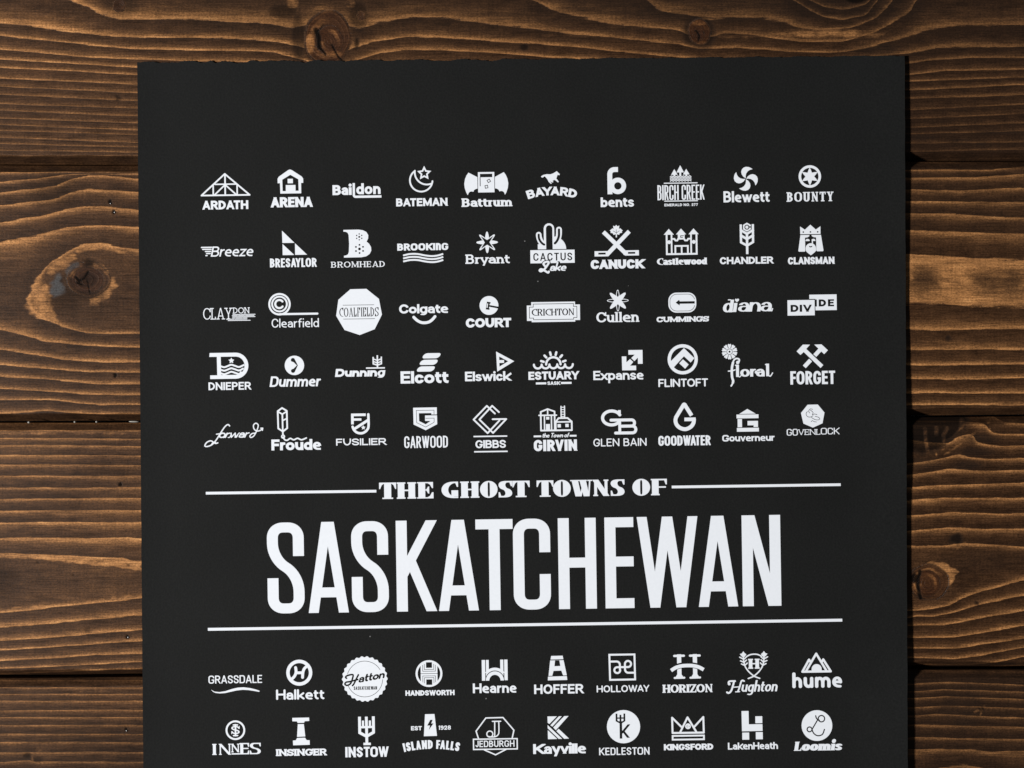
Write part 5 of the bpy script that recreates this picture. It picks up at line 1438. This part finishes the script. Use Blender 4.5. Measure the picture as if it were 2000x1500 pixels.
# ---- title block (photo pixels)
TITLES = []
one = (0., 0., 1.)
I = Ink()
st = FS(.41, .09, sp=0, serif=(.06, .085), k=.56, n=9)
th = [('T', 740.7, 774), ('H', 777, 811), ('E', 816, 846), ('G', 862.5, 895), ('H', 901, 934.5), ('O', 937.8, 972), ('S', 974, 1000.5), ('T', 1001, 1034.8),
      ('T', 1048.4, 1081.2), ('O', 1080.4, 1115), ('W', 1115.5, 1155), ('N', 1157, 1190.5), ('S', 1193, 1220), ('O', 1235.3, 1270), ('F', 1273.5, 1302.8)]
I.letters([t for t in th if t[0] not in 'OWTE'], st, 970.9, 32)
for ch, a, b in th:
    m = (a + b) / 2
    if ch == 'O':
        I.disc(m, 954.9, (b - a) / 2, 16.6); I.poly(*round_path([(m - 2.1, 940.6, 1), (m + 2.1, 940.6, 1), (m + 2.1, 969.2, 1), (m - 2.1, 969.2, 1)], True, 4, .56, 2, 5), sg=-1)
    if ch == 'T':
        I.rect(m - 6.9, 938.9, m + 6.9, 970.9); I.rect(m - 10.5, 968.3, m + 10.5, 970.9); I.rect(a, 938.9, b, 941.4)
        for q in (1, -1): I.poly((m + q * 6, 940), (m + q * (b - a) / 2, 940), (m + q * (b - a) / 2, 951.5), (m + q * ((b - a) / 2 - 2), 951.5), (m + q * 11.5, 944))
    if ch == 'E':
        I.rect(a + 1.2, 938.9, a + 14.7, 970.9); I.rect(a - 1.2, 938.9, b, 941.2); I.rect(a - 1.2, 968.6, b + .8, 970.9); I.rect(a + 13, 953.4, b - 8, 955.4)
        for sy, y0 in ((1, 938.9), (-1, 970.9)): I.poly((b + (.8 if sy < 0 else 0), y0), (b + (.8 if sy < 0 else 0), y0 + sy * 12), (b - 2, y0 + sy * 12), (b - 6, y0 + sy * 5), (b - 12, y0 + sy * 1.5), (b - 12, y0))
        I.poly((b - 7.5, 947.5), (b - 7.5, 961.5), (b - 10, 961), (b - 12.5, 956), (b - 15, 954.4), (b - 12.5, 952.5), (b - 10, 948))
    if ch == 'W':
        I.rect(a - 1.5, 938.9, a + 17, 941.2); I.rect(b - 7.5, 938.9, b + 2, 941.2); I.rect(a + 15, 938.9, a + 31, 941.2)
        I.poly((a + 1, 939), (a + 13.5, 939), (a + 20.5, 970.9), (a + 8.5, 970.9)); I.poly((a + 16.5, 939), (a + 29, 939), (a + 36, 970.9), (a + 24.5, 970.9))
        I.poly((a + 16.5, 970.9), (a + 20.5, 970.9), (a + 25.5, 950), (a + 23, 945)); I.poly((a + 33, 970.9), (a + 36, 970.9), (b - 1.3, 940), (b - 4.2, 940))
TITLES.append(('title_lettering', 'small fat serif capitals with hairline serifs', I, (1021, 971), math.radians(-.79)))
I = Ink()
st = FS(.1205, .109, rmax=.115, k=.6, n=10)
sk = [('S', 523.4, 595.4), ('A', 603.5, 681), ('S', 688, 760), ('K', 775.4, 850.4), ('A', 858, 935), ('T', 931, 1003.6), ('C', 1004, 1076.6), ('H', 1092, 1166), ('E', 1183, 1239.4), ('W', 1246.5, 1364.5), ('A', 1365.5, 1441.5), ('N', 1451, 1526.3)]
SAV = {k: GLYPHS[k] for k in 'ASCEHTNW'}
GLYPHS['A'] = (.4, "0,0 .43,1;.57,1 1,0;.2,.19b .8,.19b")
GLYPHS['S'] = (.4, "1,.645b 1,1r 0,1r 0,.61R 1,.41R 1,0r 0,0r 0,.375b")
GLYPHS['C'] = (.4, "1,.645b 1,1r 0,1r 0,0r 1,0r 1,.375b")
GLYPHS['H'] = (.4, "0,0 0,1;1,0 1,1;0,.51 1,.51"); GLYPHS['T'] = (.4, ".5,0 .5,1;0,1 1,1")
GLYPHS['E'] = (.4, "0,0 0,1;0,1 1,1;0,.515 .99,.515;0,0 1,0")
GLYPHS['N'] = (.4, "0,0 0,1;.13,1 .87,0;1,0 1,1"); GLYPHS['W'] = (.8, "0,1 .225,0;.25,0 .482,1;.518,1 .75,0;.775,0 1,1")
I.letters(sk, st, 1190.8, 177.5)
GLYPHS.update(SAV)
TITLES.append(('title_lettering', 'giant condensed white capitals across the middle', I, (1023, 1191), math.radians(-.89)))
for lab, x0, y0, x1, y1, w in (('short rule left of the small title', 402, 963.3, 735, 959.3, 5.2), ('short rule right of the small title', 1312, 951.2, 1642, 946.6, 5.2), ('long rule underneath the giant capitals', 406, 1229.2, 1645, 1211.2, 5.6)):
    I = Ink(); I.polys(stroke_polys([(x0, y0), (x1, y1)], w, None, False, 'butt'))
    TITLES.append(('rule', lab, I, (0, 0), 0.))
# ------------------------------------------------------------------ the poster
def hgt_paper(px, py):
    """height of the sheet above the boards: nearly flat, with a gently lifted right edge"""
    px = np.asarray(px, float); py = np.asarray(py, float)
    prof = np.interp(py, [100, 200, 330, 420, 520, 600, 700, 800, 900, 1000, 1100, 1200, 1320, 1420, 1500, 1800],
                     [1.5, 2.5, 3.0, 2.4, 1.3, 1.2, 1.9, 3.0, 3.6, 1.9, 1.8, 2.6, 3.6, 3.9, 3.7, 3.4]) * .001
    t = np.clip((px - 1655) / 115., 0, 1.1)
    left = np.clip((340 - px) / 70., 0, 1.1)
    return .0005 + prof * t ** 1.6 * .6 + .0006 * left ** 2


PAPER_T = .00055
m, nt, b = new_mat('black_cotton_paper'); PAPER = m
N, L = nt.nodes, nt.links
tc = N.new('ShaderNodeTexCoord')
def _noise(sc, det):
    n = N.new('ShaderNodeTexNoise'); n.inputs['Scale'].default_value = sc; n.inputs['Detail'].default_value = det
    L.new(tc.outputs['Object'], n.inputs['Vector']); return n.outputs['Fac']
def _ramp(v, *st):
    r = N.new('ShaderNodeValToRGB'); e = r.color_ramp.elements
    while len(e) < len(st): e.new(.5)
    for el, (p, c) in zip(e, st): el.position = p; el.color = (*c, 1)
    L.new(v, r.inputs[0]); return r.outputs[0]
n1 = _noise(900., 3.); n2 = _noise(18., 4.); n3 = _noise(260., 4.)
c1 = _ramp(n1, (.25, (.0074, .0078, .0078)), (.5, (.0094, .0098, .0097)), (.75, (.0118, .0122, .012)))
mx = N.new('ShaderNodeMix'); mx.data_type = 'RGBA'; mx.blend_type = 'MULTIPLY'; mx.inputs[0].default_value = 1.
L.new(c1, mx.inputs[6]); L.new(_ramp(n2, (.3, (.9, .9, .9)), (.7, (1.08, 1.08, 1.08))), mx.inputs[7])
# sparse pale lint specks caught in the surface
vo = N.new('ShaderNodeTexVoronoi'); vo.inputs['Scale'].default_value = 130.; L.new(tc.outputs['Object'], vo.inputs['Vector'])
lt = N.new('ShaderNodeMath'); lt.operation = 'LESS_THAN'; lt.inputs[1].default_value = .055; L.new(vo.outputs['Distance'], lt.inputs[0])
sp = N.new('ShaderNodeSeparateColor'); L.new(vo.outputs['Color'], sp.inputs[0])
g2 = N.new('ShaderNodeMath'); g2.operation = 'GREATER_THAN'; g2.inputs[1].default_value = .985; L.new(sp.outputs[0], g2.inputs[0])
mm_ = N.new('ShaderNodeMath'); mm_.operation = 'MULTIPLY'; L.new(lt.outputs[0], mm_.inputs[0]); L.new(g2.outputs[0], mm_.inputs[1])
mx2 = N.new('ShaderNodeMix'); mx2.data_type = 'RGBA'; L.new(mm_.outputs[0], mx2.inputs[0]); L.new(mx.outputs[2], mx2.inputs[6]); mx2.inputs[7].default_value = (.16, .16, .16, 1)
L.new(mx2.outputs[2], b.inputs['Base Color'])
b.inputs['Roughness'].default_value = .72; b.inputs['Specular IOR Level'].default_value = .10
bp = N.new('ShaderNodeBump'); bp.inputs['Strength'].default_value = .5; bp.inputs['Distance'].default_value = .00012
ad = N.new('ShaderNodeMath'); ad.operation = 'ADD'; L.new(n1, ad.inputs[0]); L.new(n3, ad.inputs[1]); L.new(ad.outputs[0], bp.inputs['Height']); L.new(bp.outputs[0], b.inputs['Normal'])

m, nt, b = new_mat('white_screen_ink'); INK = m
N, L = nt.nodes, nt.links; tc = N.new('ShaderNodeTexCoord')
n1 = _noise(700., 4.)
L.new(_ramp(n1, (.3, (.755, .79, .845)), (.7, (.785, .82, .875))), b.inputs['Base Color'])
b.inputs['Roughness'].default_value = .7; b.inputs['Specular IOR Level'].default_value = .25

rg = random.Random(11)
NX, NY = 620, 300
us = np.linspace(0, 1, NX); ys = np.concatenate([[0, .0012, .003], np.linspace(.006, 1, NY - 3)])
# torn upper edge: shallow scallops and nibbles
tear = np.zeros(NX)
tx = us * 1499
for amp, wl, ph in ((1.3, 95, .4), (1.0, 41, 1.9), (.7, 19, .2), (.45, 9, 2.2)): tear += amp * np.sin(2 * PI * tx / wl + ph)
for k in range(26):
    c = rg.uniform(0, 1499); w = rg.uniform(6, 26); h = rg.uniform(-2.5, 3.5)
    tear += h * np.clip(1 - ((tx - c) / w) ** 2, 0, 1)
for c, w, h in ((150, 22, -3), (155, 12, 5), (200, 25, 4), (110, 40, -3), (215, 22, -3), (330, 16, 3), (600, 30, 3), (1010, 20, 3)): tear += h * np.clip(1 - ((tx - c) / w) ** 2, 0, 1)
tear = (.5 + .25 * (1 - smoothstep(.2, .6, us))) * tear + np.array([rg.uniform(-.35, .35) for _ in range(NX)])
tear *= smoothstep(0, .012, us) * (1 - smoothstep(.988, 1, us))
BOT = 1800.
U, T = np.meshgrid(us, ys, indexing='ij')
lx = lambda t: 268. + (280. - 268.) * t * (BOT - 122) / 1378. ; rx = lambda t: 1767. + 6. * t * (BOT - 110) / 1390.
edge_l = np.interp(ys, np.linspace(0, 1, 90), [rg.uniform(-.35, .35) for _ in range(90)])
edge_r = np.interp(ys, np.linspace(0, 1, 90), [rg.uniform(-.4, .4) for _ in range(90)])
PX = lx(T) * (1 - U) + rx(T) * U + edge_l[None, :] * (1 - smoothstep(0, .01, U)) + edge_r[None, :] * smoothstep(.99, 1, U)
top_y = 122.5 - 12.5 * us - 1.
PY = (top_y + tear)[:, None] * (1 - T) + BOT * T
PY = np.where(T > .006, (top_y[:, None] * (1 - T) + BOT * T), PY)
PZ = hgt_paper(PX, PY)
def sheet_mesh(PX, PY, PZ):
    wx, wy = plane_map(PX, PY, PZ + PAPER_T)
    nx_, ny_ = PX.shape
    top = np.stack([wx, wy, PZ + PAPER_T], -1); bot = np.stack([wx, wy, PZ], -1)
    V = np.concatenate([top.reshape(-1, 3), bot.reshape(-1, 3)])
    ii = np.arange(nx_ * ny_).reshape(nx_, ny_); jj = ii + nx_ * ny_
    F = [np.stack([ii[:-1, :-1], ii[:-1, 1:], ii[1:, 1:], ii[1:, :-1]], -1).reshape(-1, 4), np.stack([jj[:-1, :-1], jj[1:, :-1], jj[1:, 1:], jj[:-1, 1:]], -1).reshape(-1, 4)]
    for a, bq in ((ii[0], jj[0]), (ii[-1][::-1], jj[-1][::-1]), (ii[::-1, 0], jj[::-1, 0]), (ii[:, -1], jj[:, -1])):
        F.append(np.stack([a[:-1], bq[:-1], bq[1:], a[1:]], -1))
    return V, np.concatenate(F)
poster = thing('poster', 'black screen printed poster with torn upper edge and rows of white town emblems', 'poster')
V, F = sheet_mesh(PX, PY, PZ)
mesh_obj('paper', V, F.tolist(), PAPER, poster)


def put_ink(name, ink, frame, pivot, ang, parent, label=None, lift=.00006):
    v, fcs = ink.mesh(frame, pivot, ang)
    v = np.array(v); z = hgt_paper(v[:, 0], v[:, 1]) + PAPER_T + lift
    x, y = plane_map(v[:, 0], v[:, 1], z)
    return mesh_obj(name, np.stack([x, y, z], -1), [f[::-1] for f in fcs], INK, parent, label)


for frame, piv, lab, E, W in LOGOS:
    e = put_ink('town_emblem', E, frame, piv, ANG, poster, lab)
    if W.ops: put_ink('lettering', W, frame, piv, ANG, e, None, .00009)
for nm, lab, I, piv, ang in TITLES:
    put_ink(nm, I, one, piv, ang, poster, lab)
